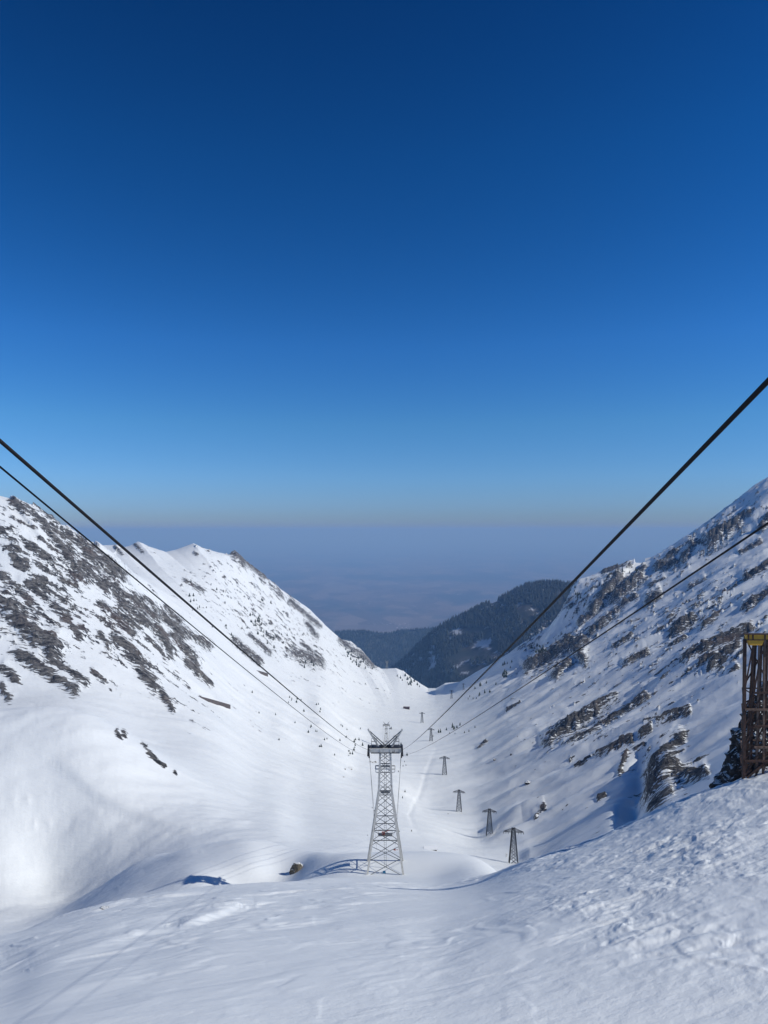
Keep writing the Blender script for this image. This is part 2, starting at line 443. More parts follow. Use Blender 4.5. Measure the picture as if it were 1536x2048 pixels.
def nudge(sky, lo, hi, dlo, dhi, sig, shear):
    """move the crest to the surveyed outline; fine teeth run on down the face as ribs along the fall line"""
    global ROW
    sel = (LG > math.log(dlo)) & (LG < math.log(dhi))
    R = np.where(sel, ROW, 9999)
    k = R.argmin(1)
    cur = R.min(1)
    kk = np.exp(-0.5*(np.arange(-60, 61)/24.0)**2)
    kk /= kk.sum()
    sm = lambda a: np.convolve(np.pad(a, 60, mode='edge'), kk, mode='valid')
    lc = sm(LD[k])
    tgt = np.interp(PXS, [a for a, _ in sky], [b for _, b in sky])
    ww = sstep(lo, lo+60, PXS)*(1-sstep(hi-60, hi, PXS))
    dlt = (tgt-cur)*ww
    base = sm(dlt)
    det = dlt-base
    dist = LG-lc[:, None]
    down = np.where(dist < 0, np.clip(ROW-cur[:, None], 0, 400), 0)
    pxs = PXG-(shear(PXG))*down
    dd_ = np.interp(pxs.ravel(), PXS, det).reshape(pxs.shape)
    fl = np.interp(PXG, [720, 800, 940, 1010], [70.0, 11.0, 11.0, 70.0])
    fall = np.where(dist < 0, np.exp(-down/fl), np.exp(-0.5*(dist/0.05)**2))
    ROW = ROW + base[:, None]*np.exp(-0.5*(dist/sig)**2) + dd_*fall*np.exp(-0.5*(dist/(2.2*sig))**2)


nudge(SKY_FAR, 190, 1640, 620, 1900, 0.13, lambda p: np.interp(p, [760, 860, 980], [1.05, 0.0, -1.3]))
nudge(SKY_NEAR, -160, 300, 450, 760, 0.12, lambda p: 1.1+0*p)

XG = (PXG-CX)/F*DG
YG = DG
ZG = (CY-ROW)/F*DG
# large-scale steepness across the valley, used to keep floors smooth and flanks rugged
zx = np.gradient(ZG, axis=0)/np.gradient(XG, axis=0)
MACRO_ZX = zx
flank = sstep(0.30, 0.60, np.abs(zx))*sstep(150, 330, DG)
rightw = sstep(0.0, 0.3, zx)*sstep(140, 260, DG)*sstep(900, 1050, PXG)
leftw = sstep(0.05, 0.35, -zx)*sstep(300, 420, DG)


def first_hit(px, row, R=None, dmin=0.0):
    """distance of the first ground seen at a photo pixel"""
    R = ROW if R is None else R
    i = int(np.clip(np.searchsorted(PXS, px), 0, len(PXS)-1))
    r = R[i]
    ok = np.nonzero((r <= row) & (LD >= math.log(max(dmin, D0))))[0]
    return float(math.exp(LD[ok[0]])) if len(ok) else None


# ---- named rock ribs (photo px,row end points and half width) on the two flanks
RIBS_L = [(55, 1100, 105, 1132, 9), (20, 1103, 53, 1135, 7), (127, 1110, 167, 1163, 14), (163, 1137, 213, 1190, 10), (165, 1096, 184, 1104, 9), (177, 1117, 240, 1157, 14),
          (213, 1173, 310, 1243, 13), (0, 1206, 107, 1306, 22), (35, 1310, 150, 1385, 11), (100, 1320, 173, 1370, 7), (60, 1170, 87, 1197, 7), (107, 1213, 160, 1280, 7),
          (200, 1217, 263, 1267, 6), (240, 1217, 300, 1260, 7), (260, 1245, 335, 1285, 6), (330, 1243, 367, 1283, 8), (313, 1267, 343, 1313, 9), (233, 1287, 277, 1323, 11),
          (267, 1320, 310, 1380, 12), (307, 1367, 345, 1425, 7), (347, 1283, 393, 1337, 9), (373, 1333, 420, 1377, 6), (0, 1337, 33, 1363, 9), (0, 1377, 17, 1400, 7),
          (183, 1347, 210, 1367, 5), (197, 1277, 217, 1293, 5), (20, 1006, 88, 1052, 6), (0, 1150, 60, 1208, 9), (0, 1060, 30, 1090, 6), (90, 1065, 130, 1108, 6), (125, 1068, 160, 1094, 6),
          (290, 1205, 330, 1240, 6), (210, 1150, 232, 1163, 6), (75, 1045, 108, 1072, 5)]
RIBS_LM = [(232, 1466, 242, 1478, 4), (246, 1468, 252, 1474, 4), (290, 1496, 330, 1536, 3.5), (300, 1510, 322, 1530, 4), (350, 1548, 353, 1551, 3), (283, 1488, 292, 1493, 2.5)]
RIBS_F = [(465, 1108, 490, 1128, 5), (495, 1130, 530, 1156, 5), (580, 1205, 640, 1255, 4), (615, 1250, 632, 1275, 5), (590, 1310, 640, 1330, 8), (605, 1290, 645, 1325, 4), (270, 1090, 285, 1105, 3), (230, 1095, 245, 1110, 3),
          (330, 1225, 360, 1250, 6), (340, 1250, 420, 1300, 6), (470, 1285, 520, 1330, 6), (500, 1275, 540, 1310, 4), (388, 1106, 395, 1110, 3), (680, 1282, 705, 1300, 4), (715, 1305, 745, 1333, 5), (370, 1165, 405, 1185, 4)]
RIBS_R = [(1185, 1225, 1240, 1165, 11), (1230, 1203, 1280, 1166, 10), (1180, 1272, 1271, 1203, 6), (1136, 1285, 1167, 1330, 8), (1295, 1213, 1318, 1197, 7), (1315, 1142, 1352, 1130, 8), (1335, 1122, 1350, 1112, 6),
          (1365, 1125, 1388, 1098, 8), (1420, 1095, 1475, 1055, 10), (1450, 1062, 1500, 1032, 5), (1521, 1062, 1545, 1035, 8), (1350, 1270, 1380, 1247, 7), (1385, 1235, 1402, 1224, 4), (1407, 1262, 1433, 1240, 6),
          (1250, 1340, 1292, 1317, 6), (1370, 1343, 1500, 1275, 7), (1420, 1345, 1475, 1308, 6), (1460, 1355, 1475, 1340, 6), (1490, 1225, 1545, 1190, 7), (1493, 1165, 1545, 1133, 8),
          (1095, 1497, 1150, 1455, 10), (1150, 1457, 1228, 1406, 7), (1204, 1455, 1290, 1402, 7), (1130, 1505, 1197, 1465, 5), (1194, 1523, 1249, 1497, 6), (1055, 1340, 1110, 1315, 9), (1105, 1315, 1165, 1290, 10),
          (1110, 1360, 1138, 1335, 8), (1015, 1425, 1040, 1412, 3), (956, 1500, 972, 1489, 2.5), (1298, 1545, 1365, 1487, 9), (1295, 1595, 1350, 1555, 13), (1340, 1570, 1380, 1555, 6), (1375, 1562, 1412, 1552, 8),
          (1298, 1620, 1343, 1594, 7), (1308, 1463, 1378, 1433, 5), (1280, 1484, 1300, 1474, 4), (1268, 1521, 1287, 1513, 4), (1238, 1558, 1255, 1528, 4), (1236, 1506, 1262, 1494, 5),
          (1150, 1545, 1180, 1530, 3), (1070, 1650, 1090, 1632, 3), (1195, 1600, 1210, 1592, 2.5), (1300, 1180, 1330, 1165, 5), (1260, 1160, 1290, 1140, 5), (1160, 1250, 1190, 1230, 6), (1205, 1150, 1260, 1135, 4),
          (1340, 1300, 1372, 1285, 4), (1225, 1300, 1262, 1282, 4), (1310, 1365, 1352, 1345, 3.5), (1440, 1200, 1475, 1180, 5), (1380, 1180, 1410, 1165, 4), (1480, 1110, 1520, 1088, 5)]
rock = np.zeros_like(ZG)
ledge = np.zeros_like(ZG)
warp1 = fbm(XG/12, YG/12, 3, 5, 0.45)
warp2 = fbm(XG/9+50, YG/7, 3, 9, 0.45)
for (ribs, up) in ((RIBS_L, 0.46), (RIBS_LM, 0.42), (RIBS_F, 0.33), (RIBS_R, 0.42)):
    for (x0, y0, x1, y1, wd) in ribs:
        mx, my = (x0+x1)/2, (y0+y1)/2
        dh = first_hit(mx, my, dmin=170)
        if dh is None:
            continue
        i0, i1 = np.searchsorted(PXS, min(x0, x1)-6*wd), np.searchsorted(PXS, max(x0, x1)+6*wd)
        j0, j1 = np.searchsorted(LD, math.log(dh)-0.33), np.searchsorted(LD, math.log(dh)+0.33)
        sl = (slice(i0, i1), slice(j0, j1))
        px, rw = PXG[sl]+warp1[sl]*wd*0.9, ROW[sl]+warp2[sl]*wd*0.8
        dx, dy = x1-x0, y1-y0
        L = math.hypot(dx, dy)
        dx, dy = dx/L, dy/L
        if dx < 0:
            dx, dy = -dx, -dy
        a = (px-mx)*dx+(rw-my)*dy
        s = (px-mx)*dy-(rw-my)*dx                 # >0 : above the rib in the picture
        ea = np.clip((np.abs(a)-L/2)/(wd*1.2), 0, None)
        taper = np.clip(1-ea, 0, 1)
        dist = np.sqrt((s/wd)**2+ea**2*1.0)
        rock[sl] = np.maximum(rock[sl], np.clip(0.5+up*(0.9-dist), 0, 1))
        sn = s/wd
        prof = sstep(-1.1, -0.1, sn)*np.exp(-np.clip(sn-0.1, 0, None)/1.6)*taper
        amp = wd*dh/F*1.1
        ledge[sl] = np.maximum(ledge[sl], prof*amp*np.where(mx > 900, 1.45, 0.75)*(0.75+0.5*warp2[sl]))

# ---- scattered smaller outcrops: density painted over each flank
def blob(cx, cy, rx, ry, ang=0.0):
    c, s = math.cos(ang), math.sin(ang)
    u = ((PXG-cx)*c+(ROW-cy)*s)/rx
    v = (-(PXG-cx)*s+(ROW-cy)*c)/ry
    return np.exp(-(u*u+v*v))


dl = np.maximum.reduce([blob(60, 1150, 260, 140, 0.65), blob(250, 1260, 190, 70, 0.75), blob(40, 1300, 120, 55, 0.6), blob(130, 1080, 190, 40, 0.6)])*leftw*(DG < 800)
df = np.maximum.reduce([blob(480, 1120, 60, 22, 0.7), blob(560, 1190, 120, 16, 0.72), blob(400, 1270, 140, 28, 0.6), blob(600, 1310, 70, 28, 0.4), blob(720, 1315, 60, 18, 0.7), blob(330, 1215, 90, 26, 0.6), blob(540, 1270, 160, 30, 0.6)*0.8, blob(520, 1230, 250, 75, 0.62)*0.70, blob(430, 1130, 130, 26, 0.3)*0.6])*(DG > 800)*sstep(0.1, 0.3, -zx)
dr = np.maximum.reduce([blob(1220, 1180, 140, 55, -0.6), blob(1420, 1080, 190, 45, -0.6), blob(1120, 1310, 130, 45, -0.6), blob(1380, 1240, 200, 60, -0.55)*0.9, blob(1420, 1320, 160, 45, -0.5), blob(1190, 1460, 130, 45, -0.5)*0.9, blob(1340, 1540, 80, 70, -0.4), blob(1060, 1290, 60, 26, -0.5), blob(1300, 1300, 300, 240, -0.6)*0.62, blob(1135, 1215, 50, 40, -0.8)])*rightw
XL, YL = XG*0.955-YG*0.296, XG*0.296+YG*0.955
n_l = fbm(XL/26, YL/7.0, 5, 21, 0.62)
n_r = fbm((XG+0.35*YG)/24, (YG-0.35*XG)/6.5, 5, 33, 0.62)
sc_l = 0.5+1.7*(n_l-0.52+0.53*dl)
n_f = fbm(XL/17, YL/7.0, 4, 23, 0.62)
sc_f = 0.5+1.7*(n_f-0.56+0.54*df)
sc_r = 0.5+1.7*(n_r-0.57+0.53*dr)
rock = np.maximum(rock, np.where(dl > 0.03, sc_l, 0))
rock = np.maximum(rock, np.where(df > 0.03, sc_f, 0))
rock = np.maximum(rock, np.where(dr > 0.03, sc_r, 0))
rock = np.clip(rock, 0, 1)
small = sstep(0.40, 0.85, np.where((dl+df+dr) > 0.03, rock, 0))
ledge = np.maximum(ledge, small*np.clip(DG/500, 0.4, 1.6)*1.3)

# ---- blocky jointing of the bare rock
def cells(u, v, seed):
    iu, iv = np.floor(u), np.floor(v)
    best = np.full(u.shape, 9.0, np.float32)
    val = np.zeros(u.shape, np.float32)
    for a_ in (-1, 0, 1):
        for b_ in (-1, 0, 1):
            h = _hash(iu+a_, iv+b_, seed)
            jx, jy = (h & 1023)/1023.0, ((h >> 10) & 1023)/1023.0
            d_ = (iu+a_+jx-u)**2+(iv+b_+jy-v)**2
            m_ = d_ < best
            best = np.where(m_, d_, best)
            val = np.where(m_, ((h >> 20) & 1023)/1023.0, val)
    return val


bare = sstep(0.45, 0.75, rock)
blk = cells((XG+0.2*YG)/8+0.5*warp2, (YG-0.2*XG)/3.2+0.5*warp1, 301)+0.5*cells(XG/3.5+0.5*warp2, YG/1.7, 303)-0.75
ledge = ledge+bare*blk*np.where(PXG > 820, 1.5, 1.1)*np.clip(DG/420, 0.5, 2.0)

# ---- relief of the flanks: gullies and ribs that run down the fall line
gul = fbm(XG/150+0.002*YG, YG/46, 4, 41, 0.5, ridged=True)
gul2 = fbm((XG+0.3*YG)/90, (YG-0.3*XG)/13, 4, 47, 0.55, ridged=True)
rel = np.zeros_like(ZG)
patch = sstep(-0.15, 0.3, fbm(XG/190, YG/130, 2, 43))
AX, AY = XG+0.25*YG+14*fbm(XG/60, YG/60, 2, 44), YG-0.25*XG+5*fbm(XG/50, YG/40, 2, 45)
rel += rightw*sstep(200, 450, DG)*(gul*7.0+np.clip(fbm(AX/150, AY/34, 3, 49, 0.42)-0.02, 0, 1)*(6+9*patch)+np.clip(fbm(AX/70, AY/13, 3, 50, 0.42)-0.05, 0, 1)*(1.2+2.6*patch)+fbm(AX/14, AY/5, 2, 51)*0.22*patch)
rel += leftw*flank*sstep(380, 560, DG)*(gul*4.0+gul2*1.0)*np.where(DG > 800, 0.5, 1.0)+leftw*fbm(XL/210, YL/16, 4, 53, 0.5, ridged=True)*0.9
# general drift undulation on floors and bowl
rel += sstep(90, 200, DG)*(fbm(XG/70, YG/70, 3, 3)*1.3+fbm(XG/22, YG/15, 4, 13)*0.30)
bowl = sstep(150, 190, DG)*sstep(330, 270, DG)*sstep(640, 480, PXG)
rel += bowl*(fbm((XG*0.8+YG*0.6)/75, (YG*0.8-XG*0.6)/26, 4, 57, 0.5, ridged=True)*0.9+fbm(XG/38, YG/30, 4, 58, 0.5)*0.9)
rel += sstep(140, 175, DG)*sstep(520, 330, DG)*(1-rightw)*(fbm((XG+0.5*YG)/11, (YG-0.5*XG)/4.5, 4, 56, 0.55)*0.22+np.clip(fbm(XG/17, YG/13, 3, 60, 0.5)-0.1, 0, 1)*0.5)
rel += sstep(280, 420, DG)*(1-rightw)*fbm((XG+0.4*YG)/120, (YG-0.4*XG)/22, 4, 59, 0.5, ridged=True)*0.8
# bury rather than raise the crest line
crest_guard = 1.0
ZG = ZG+ledge+rel*crest_guard

# ---- drifts, cornices, the stream bed and ski tracks, each drawn as a line over the ground
def stroke(pts, wd, amp, dmin, side=0.0, dspan=0.35):
    """raise (amp>0) or cut (amp<0) the ground along a line; side skews the far slope of the drift; amp in photo pixels of height"""
    global ZG
    for (x0, y0), (x1, y1) in zip(pts[:-1], pts[1:]):
        pass
    add = np.zeros_like(ZG)
    n = 14*(len(pts)-1)
    tt = np.linspace(0, len(pts)-1, n+1)
    xs = np.interp(tt, range(len(pts)), [p[0] for p in pts])
    ys = np.interp(tt, range(len(pts)), [p[1] for p in pts])
    for k in range(n):
        xa, ya, xb, yb = xs[k], ys[k], xs[k+1], ys[k+1]
        dh = first_hit((xa+xb)/2, (ya+yb)/2, None, dmin)
        if dh is None:
            continue
        ext = 4*wd*(1+abs(side))
        i0, i1 = np.searchsorted(PXS, min(xa, xb)-ext), np.searchsorted(PXS, max(xa, xb)+ext)
        j0, j1 = np.searchsorted(LD, math.log(dh)-dspan), np.searchsorted(LD, math.log(dh)+dspan)
        sl = (slice(i0, i1), slice(j0, j1))
        dx, dy = xb-xa, yb-ya
        L2 = dx*dx+dy*dy+1e-9
        t = np.clip(((PXG[sl]-xa)*dx+(ROW[sl]-ya)*dy)/L2, 0, 1)
        ex, ey = PXG[sl]-xa-t*dx, ROW[sl]-ya-t*dy
        sg = np.sign(ex*dy-ey*dx)
        r = np.hypot(ex, ey)/wd*np.where(sg*np.sign(side) > 0, 1/(1+abs(side)), 1.0)
        end = np.sin(np.pi*np.clip((k+0.5+t-0.5)/n, 0.02, 0.98))**0.5
        v = np.exp(-r*r)*amp*dh/F*end
        add[sl] = np.where(np.abs(v) > np.abs(add[sl]), v, add[sl])
    ZG = ZG+add


stroke([(120, 1532), (150, 1550), (190, 1585), (260, 1622), (330, 1648), (390, 1660)], 9, 5.0, 180, 2.0)
stroke([(80, 1410), (150, 1418), (220, 1446), (290, 1490)], 7, 3.0, 200, 2.0)
stroke([(235, 1772), (285, 1738), (330, 1718), (400, 1700)], 7, 5.0, 120, 2.2)
stroke([(455, 1650), (500, 1640), (560, 1648)], 7, 3.0, 185, 1.5)
stroke([(0, 1930), (120, 1893), (250, 1861), (350, 1843), (440, 1826), (510, 1815)], 7, 14.0, 20, 2.2)
stroke([(60, 1945), (160, 1912), (270, 1880), (330, 1862)], 7, 9.0, 20, 2.2)
stroke([(360, 1862), (420, 1842), (480, 1822)], 4, 11.0, 20, 2.0)
stroke([(872, 1498), (852, 1545), (842, 1582), (818, 1632), (826, 1652), (838, 1669)], 4, -1.3, 200, 0.5)
stroke([(1290, 1535), (1282, 1580), (1262, 1625), (1252, 1660)], 16, -34.0, 110, -0.6)
stroke([(1272, 1535), (1262, 1578), (1236, 1625), (1226, 1662)], 6, 2.5, 110, -2.5)
stroke([(1325, 1505), (1330, 1550), (1320, 1600)], 26, 15.0, 110, 0.0)
stroke([(900, 1600), (985, 1572), (1050, 1560)], 5, 2.5, 250, 1.0)
stroke([(1000, 1665), (1040, 1638), (1080, 1636)], 12, 8.0, 200, 1.0)
TRK = [(0, 1602), (85, 1599), (45, 1651), (140, 1641), (215, 1622), (219, 1662), (280, 1646), (285, 1688), (340, 1672), (388, 1664)]
for a_, b_ in zip(TRK[:-1], TRK[1:]):
    if abs(b_[0]-a_[0]) > 1.5*abs(b_[1]-a_[1]):
        stroke([a_, b_], 1.8, 3.0, 180, 0.5)

# ---- close snow: sastrugi, wind crust and trampled lumps
near = 1-sstep(85, 140, DG)
ca, sa = math.cos(0.42), math.sin(0.42)
xr, yr = XG*ca+YG*sa, -XG*sa+YG*ca
rough = sstep(880, 1150, PXG+0.9*(1760-ROW))*sstep(27, 42, DG)*near
rough = rough*(0.45+0.55*sstep(-0.15, 0.25, fbm(XG/9, YG/14, 3, 70)))
rough = np.maximum(rough, 0.14*sstep(1850, 1780, ROW)*near*sstep(0.0, 0.35, fbm(XG/9, YG/16, 2, 71)))
wv = fbm(xr/5.0, yr/2.2, 3, 61)
lump = fbm(xr/2.0+wv, yr/1.9+wv, 4, 63, 0.5)
ster = fbm(xr/12, yr/5.5+0.5*wv, 3, 67, 0.45)
step1 = sstep(-0.02, 0.25, ster)*0.12+sstep(-0.34, -0.12, ster)*0.08
ridge = np.clip(fbm(xr/9.0+0.5*wv, yr/3.4, 3, 73, 0.55, ridged=True)-0.15, 0, 1)
zn = near*(fbm(XG/34, YG/34, 3, 81)*0.3 + fbm(xr/16, yr/7, 3, 83)*0.16 + step1*sstep(-0.2, 0.3, fbm(XG/18, YG/20, 2, 85)))
zn += rough*(lump*0.15+ridge*0.15+np.clip(fbm(xr/1.3, yr/1.5, 3, 88)-0.1, 0, 1)*0.22+fbm(xr/0.8, yr/0.9, 2, 87)*0.03*sstep(75, 50, DG))
zn += near*sstep(0.0, 0.35, fbm(XG/11+9, YG/16, 2, 89))*(ridge*0.09+lump*0.05)
zn += near*sstep(0.12, 0.2, fbm(xr/7, yr/9, 3, 93))*sstep(0.36, 0.2, fbm(xr/7, yr/9, 3, 93))*0.07*sstep(-0.1, 0.3, fbm(XG/15, YG/22, 2, 94))
zn += near*sstep(700, 350, PXG)*(fbm((XG*0.9+YG*0.42)/22, (YG*0.9-XG*0.42)/6, 4, 91, 0.5, ridged=True)*0.22)
# rippled wind ribs at the lower right
rip = np.sin((yr*2.3+0.35*xr+1.6*fbm(xr/9, yr/5, 3, 97))*2.1)
zn += near*sstep(1150, 1400, PXG)*sstep(1900, 1850, np.abs(ROW-1880)+1850)*rip*0.06
ZG = ZG+zn*np.clip(DG/45, 0.6, 1.3)
ROWF = CY-ZG/DG*F                        # final rows, for placing things


def ground_z(px, d):
    i = int(np.clip(np.searchsorted(PXS, px)-1, 0, len(PXS)-2))
    j = int(np.clip(np.searchsorted(LD, math.log(d))-1, 0, NROW-2))
    u = (px-PXS[i])/(PXS[i+1]-PXS[i])
    v = (math.log(d)-LD[j])/(LD[j+1]-LD[j])
    return float((ZG[i, j]*(1-u)+ZG[i+1, j]*u)*(1-v)+(ZG[i, j+1]*(1-u)+ZG[i+1, j+1]*u)*v)


def ground(px, d):
    return Vector(((px-CX)/F*d, d, ground_z(px, d)))


def seen(px, row, dmin=60):
    d = first_hit(px, row, ROWF, dmin)
    return None if d is None else ground(px, d)


# ---- one sheet of ground, parted along its natural borders
npx, nd = ZG.shape
fi, fj = np.meshgrid(np.arange(npx-1), np.arange(nd-1), indexing='ij')
q = np.stack([fi*nd+fj, (fi+1)*nd+fj, (fi+1)*nd+fj+1, fi*nd+fj+1], -1).reshape(-1, 4)
zs = MACRO_ZX[:-1, :-1]
dd = DG[:-1, :-1]
brow = np.interp(PXG[:-1, :-1], [-1300, 0, 300, 640, 900, 1040, 1250, 1536, 2800], [110, 112, 108, 170, 180, 85, 75, 72, 72])
thal = np.interp(dd, [150, 300, 493, 590, 770, 930, 1150, 1450, 1600, 2400], [880, 930, 870, 845, 815, 810, 820, 850, 862, 862])
reg = np.full(dd.shape, 1)                      # valley floor
reg = np.where((zs < -0.24) & (PXG[:-1, :-1] < thal) & (dd > 290), 2, reg)
reg = np.where((zs > 0.24) & (PXG[:-1, :-1] > thal), 3, reg)
reg = np.where((dd > 1500) & (PXG[:-1, :-1] < thal-20), 2, reg)
reg = np.where(dd < brow, 0, reg).reshape(-1)
flatv = np.stack([XG, YG, ZG], -1).reshape(-1, 3).astype(np.float32)
flatr = rock.reshape(-1).astype(np.float32)


def grid_mesh(name, verts, quads, mat, attr=None):
    used, inv = np.unique(quads.reshape(-1), return_inverse=True)
    v = verts[used]
    me = bpy.data.meshes.new(name)
    me.vertices.add(len(v))
    me.vertices.foreach_set('co', v.reshape(-1))
    n = len(quads)
    me.loops.add(n*4)
    me.loops.foreach_set('vertex_index', inv.astype(np.int32))
    me.polygons.add(n)
    me.polygons.foreach_set('loop_start', np.arange(0, n*4, 4, dtype=np.int32))
    me.polygons.foreach_set('use_smooth', np.ones(n, bool))
    me.update(calc_edges=True)
    if attr is not None:
        a = me.attributes.new('rock', 'FLOAT', 'POINT')
        a.data.foreach_set('value', attr[used])
    me.materials.append(mat)
    o = bpy.data.objects.new(name, me)
    C.objects.link(o)
    return o


for r, nm, mt in ((0, 'ground', 'snow_near'), (1, 'valley_floor', 'snow_far'), (2, 'mountain_left', 'snow_left'), (3, 'mountain_right', 'snow_right')):
    o = grid_mesh(nm, flatv, q[reg == r], M[mt], flatr)
    tag(o, kind='structure')

# ------------------------------------------------------------------ wooded hills beyond the valley mouth
m, nt, bs = new_mat('forest_floor')
n1 = noise(nt, mapped(nt, (0.012, 0.012, 0.012)), 1.0, 6, 0.65)
nt.links.new(ramp(nt, n1, [(0.42, (0.012, 0.018, 0.015)), (0.54, (0.05, 0.045, 0.04)), (0.60, (0.5, 0.52, 0.55))]), bs.inputs['Base Color'])
bs.inputs['Roughness'].default_value = 0.9
M['forest_floor'] = m
m, nt, bs = new_mat('forest_floor_far')
nt.links.new(ramp(nt, noise(nt, mapped(nt, (0.01, 0.01, 0.01)), 1.0, 6, 0.65), [(0.4, (0.025, 0.035, 0.025)), (0.6, (0.06, 0.06, 0.045))]), bs.inputs['Base Color'])
M['forest_floor_far'] = m

HN_SKY = [(300, 1560), (560, 1500), (640, 1450), (740, 1370), (800, 1325), (860, 1268), (890, 1246), (930, 1228), (960, 1213), (1000, 1197), (1040, 1177), (1065, 1168), (1085, 1165), (1110, 1165), (1140, 1168), (1200, 1160), (1300, 1150), (1600, 1120), (2000, 1100)]
HF_SKY = [(200, 1330), (500, 1292), (620, 1274), (660, 1265), (690, 1261), (730, 1262), (765, 1267), (800, 1262), (850, 1257), (900, 1255), (960, 1252), (1100, 1240), (1400, 1220)]


def hill(name, sky, dc, d0, d1, fall, back, mat, npx=260, nd=150, amp=40):
    pxs = np.linspace(sky[0][0], sky[-1][0], npx)
    ds = np.linspace(d0, d1, nd)
    PX, D = np.meshgrid(pxs, ds, indexing='ij')
    top = pchip([a for a, _ in sky], [b for _, b in sky], pxs)[:, None]
    zc = (CY-(top+4))/F*dc
    X = (PX-CX)/F*dc*(0.35+0.65*D/dc)
    t = np.where(D < dc, (dc-D)*fall, (D-dc)*back)
    rn = fbm(X/420, D/420, 4, 101)*amp*np.clip(np.abs(D-dc)/250, 0, 1) + fbm(X/130, D/300, 3, 103, 0.5, ridged=True)*amp*0.35*np.clip(np.abs(D-dc)/200, 0.05, 1)
    Z = zc-np.sqrt(t*t+20**2)+20+rn-np.clip((dc-D)/dc, 0, 1)**2*150
    v = np.stack([X, D, Z], -1).reshape(-1, 3).astype(np.float32)
    fi, fj = np.meshgrid(np.arange(npx-1), np.arange(nd-1), indexing='ij')
    qq = np.stack([fi*nd+fj, (fi+1)*nd+fj, (fi+1)*nd+fj+1, fi*nd+fj+1], -1).reshape(-1, 4)
    o = grid_mesh(name, v, qq, mat)
    tag(o, kind='structure')
    return X, D, Z


HN = hill('hill', HN_SKY, 3000.0, 2150.0, 4300.0, 0.52, 0.45, M['forest_floor'])
HF = hill('hills', HF_SKY, 5200.0, 4200.0, 7600.0, 0.42, 0.40, M['forest_floor_far'], 200, 110, 55)


def forest(name, H, count, hmin, hmax, pxlo, pxhi, dlo, dhi, thr, seed, bare=True):
    X, D, Z = H
    rg = np.random.default_rng(seed)
    na, nb = X.shape
    a = rg.random(count*14)*(na-1.001)
    b = rg.random(count*14)*(nb-1.001)
    i, j = a.astype(int), b.astype(int)
    u, v = a-i, b-j

    def bil(A):
        return (A[i, j]*(1-u)+A[i+1, j]*u)*(1-v)+(A[i, j+1]*(1-u)+A[i+1, j+1]*u)*v
    x, y, z = bil(X), bil(D), bil(Z)
    px = x/y*F+CX
    rw = CY-z/y*F
    dens = fbm(x/170, y/170, 4, seed+3, 0.6)
    keep = (px > pxlo) & (px < pxhi) & (y > dlo) & (y < dhi)
    if bare:
        gap = np.exp(-(((px-915)/42)**2+((rw-1264)/9)**2))+np.exp(-(((px-975)/40)**2+((rw-1305)/16)**2))*0.9+np.exp(-(((px-925)/22)**2+((rw-1340)/24)**2))*0.9+np.exp(-(((px-995)/22)**2+((rw-1208)/6)**2))*0.8+np.exp(-(((px-965)/26)**2+((rw-1345)/14)**2))*0.6
        keep &= (dens + 0.62 - 1.0*gap) > thr
    else:
        keep &= dens > thr
    ids = np.nonzero(keep)[0][:count]
    x, y, z = x[ids], y[ids], z[ids]
    n = len(ids)
    h = hmin+(hmax-hmin)*rg.random(n)**1.3
    r = h*(0.16+0.09*rg.random(n))
    K = 6
    ang = np.arange(K)*2*np.pi/K
    # two stacked ragged cones per tree
    rings = []
    ph = rg.random(n)*6.28
    for (zr, rr, tip) in ((0.06, 1.0, 0.72), (0.42, 0.62, 1.0)):
        rag = 0.72+0.5*rg.random((n, K))
        bx = x[:, None]+r[:, None]*rr*rag*np.cos(ang[None]+ph[:, None])
        by = y[:, None]+r[:, None]*rr*rag*np.sin(ang[None]+ph[:, None])
        bz = z[:, None]+h[:, None]*(zr+0.05*(rag-0.9))
        rings.append(np.concatenate([np.stack([bx, by, bz], -1), np.stack([x, y, z+h*tip], -1)[:, None]], 1))
    V = np.concatenate(rings, 1).reshape(-1, 3).astype(np.float32)
    base = (np.arange(n)*2*(K+1))[:, None, None]
    fs = np.array([[o+k, o+(k+1) % K, o+K] for o in (0, K+1) for k in range(K)])
    T = (base+fs[None]).reshape(-1, 3)
    me = bpy.data.meshes.new(name)
    me.vertices.add(len(V))
    me.vertices.foreach_set('co', V.reshape(-1))
    me.loops.add(T.size)
    me.loops.foreach_set('vertex_index', T.reshape(-1).astype(np.int32))
    me.polygons.add(len(T))
    me.polygons.foreach_set('loop_start', np.arange(0, T.size, 3, dtype=np.int32))
    me.update(calc_edges=True)
    me.materials.append(M['forest'])
    o = bpy.data.objects.new(name, me)
    C.objects.link(o)
    return o


o = forest('forest', HN, 21000, 12, 26, 700, 1330, 2150, 3150, 0.30, 5)
tag(o, 'dense dark fir forest covering the wooded hill behind the valley mouth', 'forest', kind='stuff')
o = forest('forest', HF, 14000, 16, 30, 560, 1100, 4300, 5350, -0.45, 15, bare=False)
tag(o, 'blue hazy forest on the low ridge beyond the valley mouth', 'forest', kind='stuff')

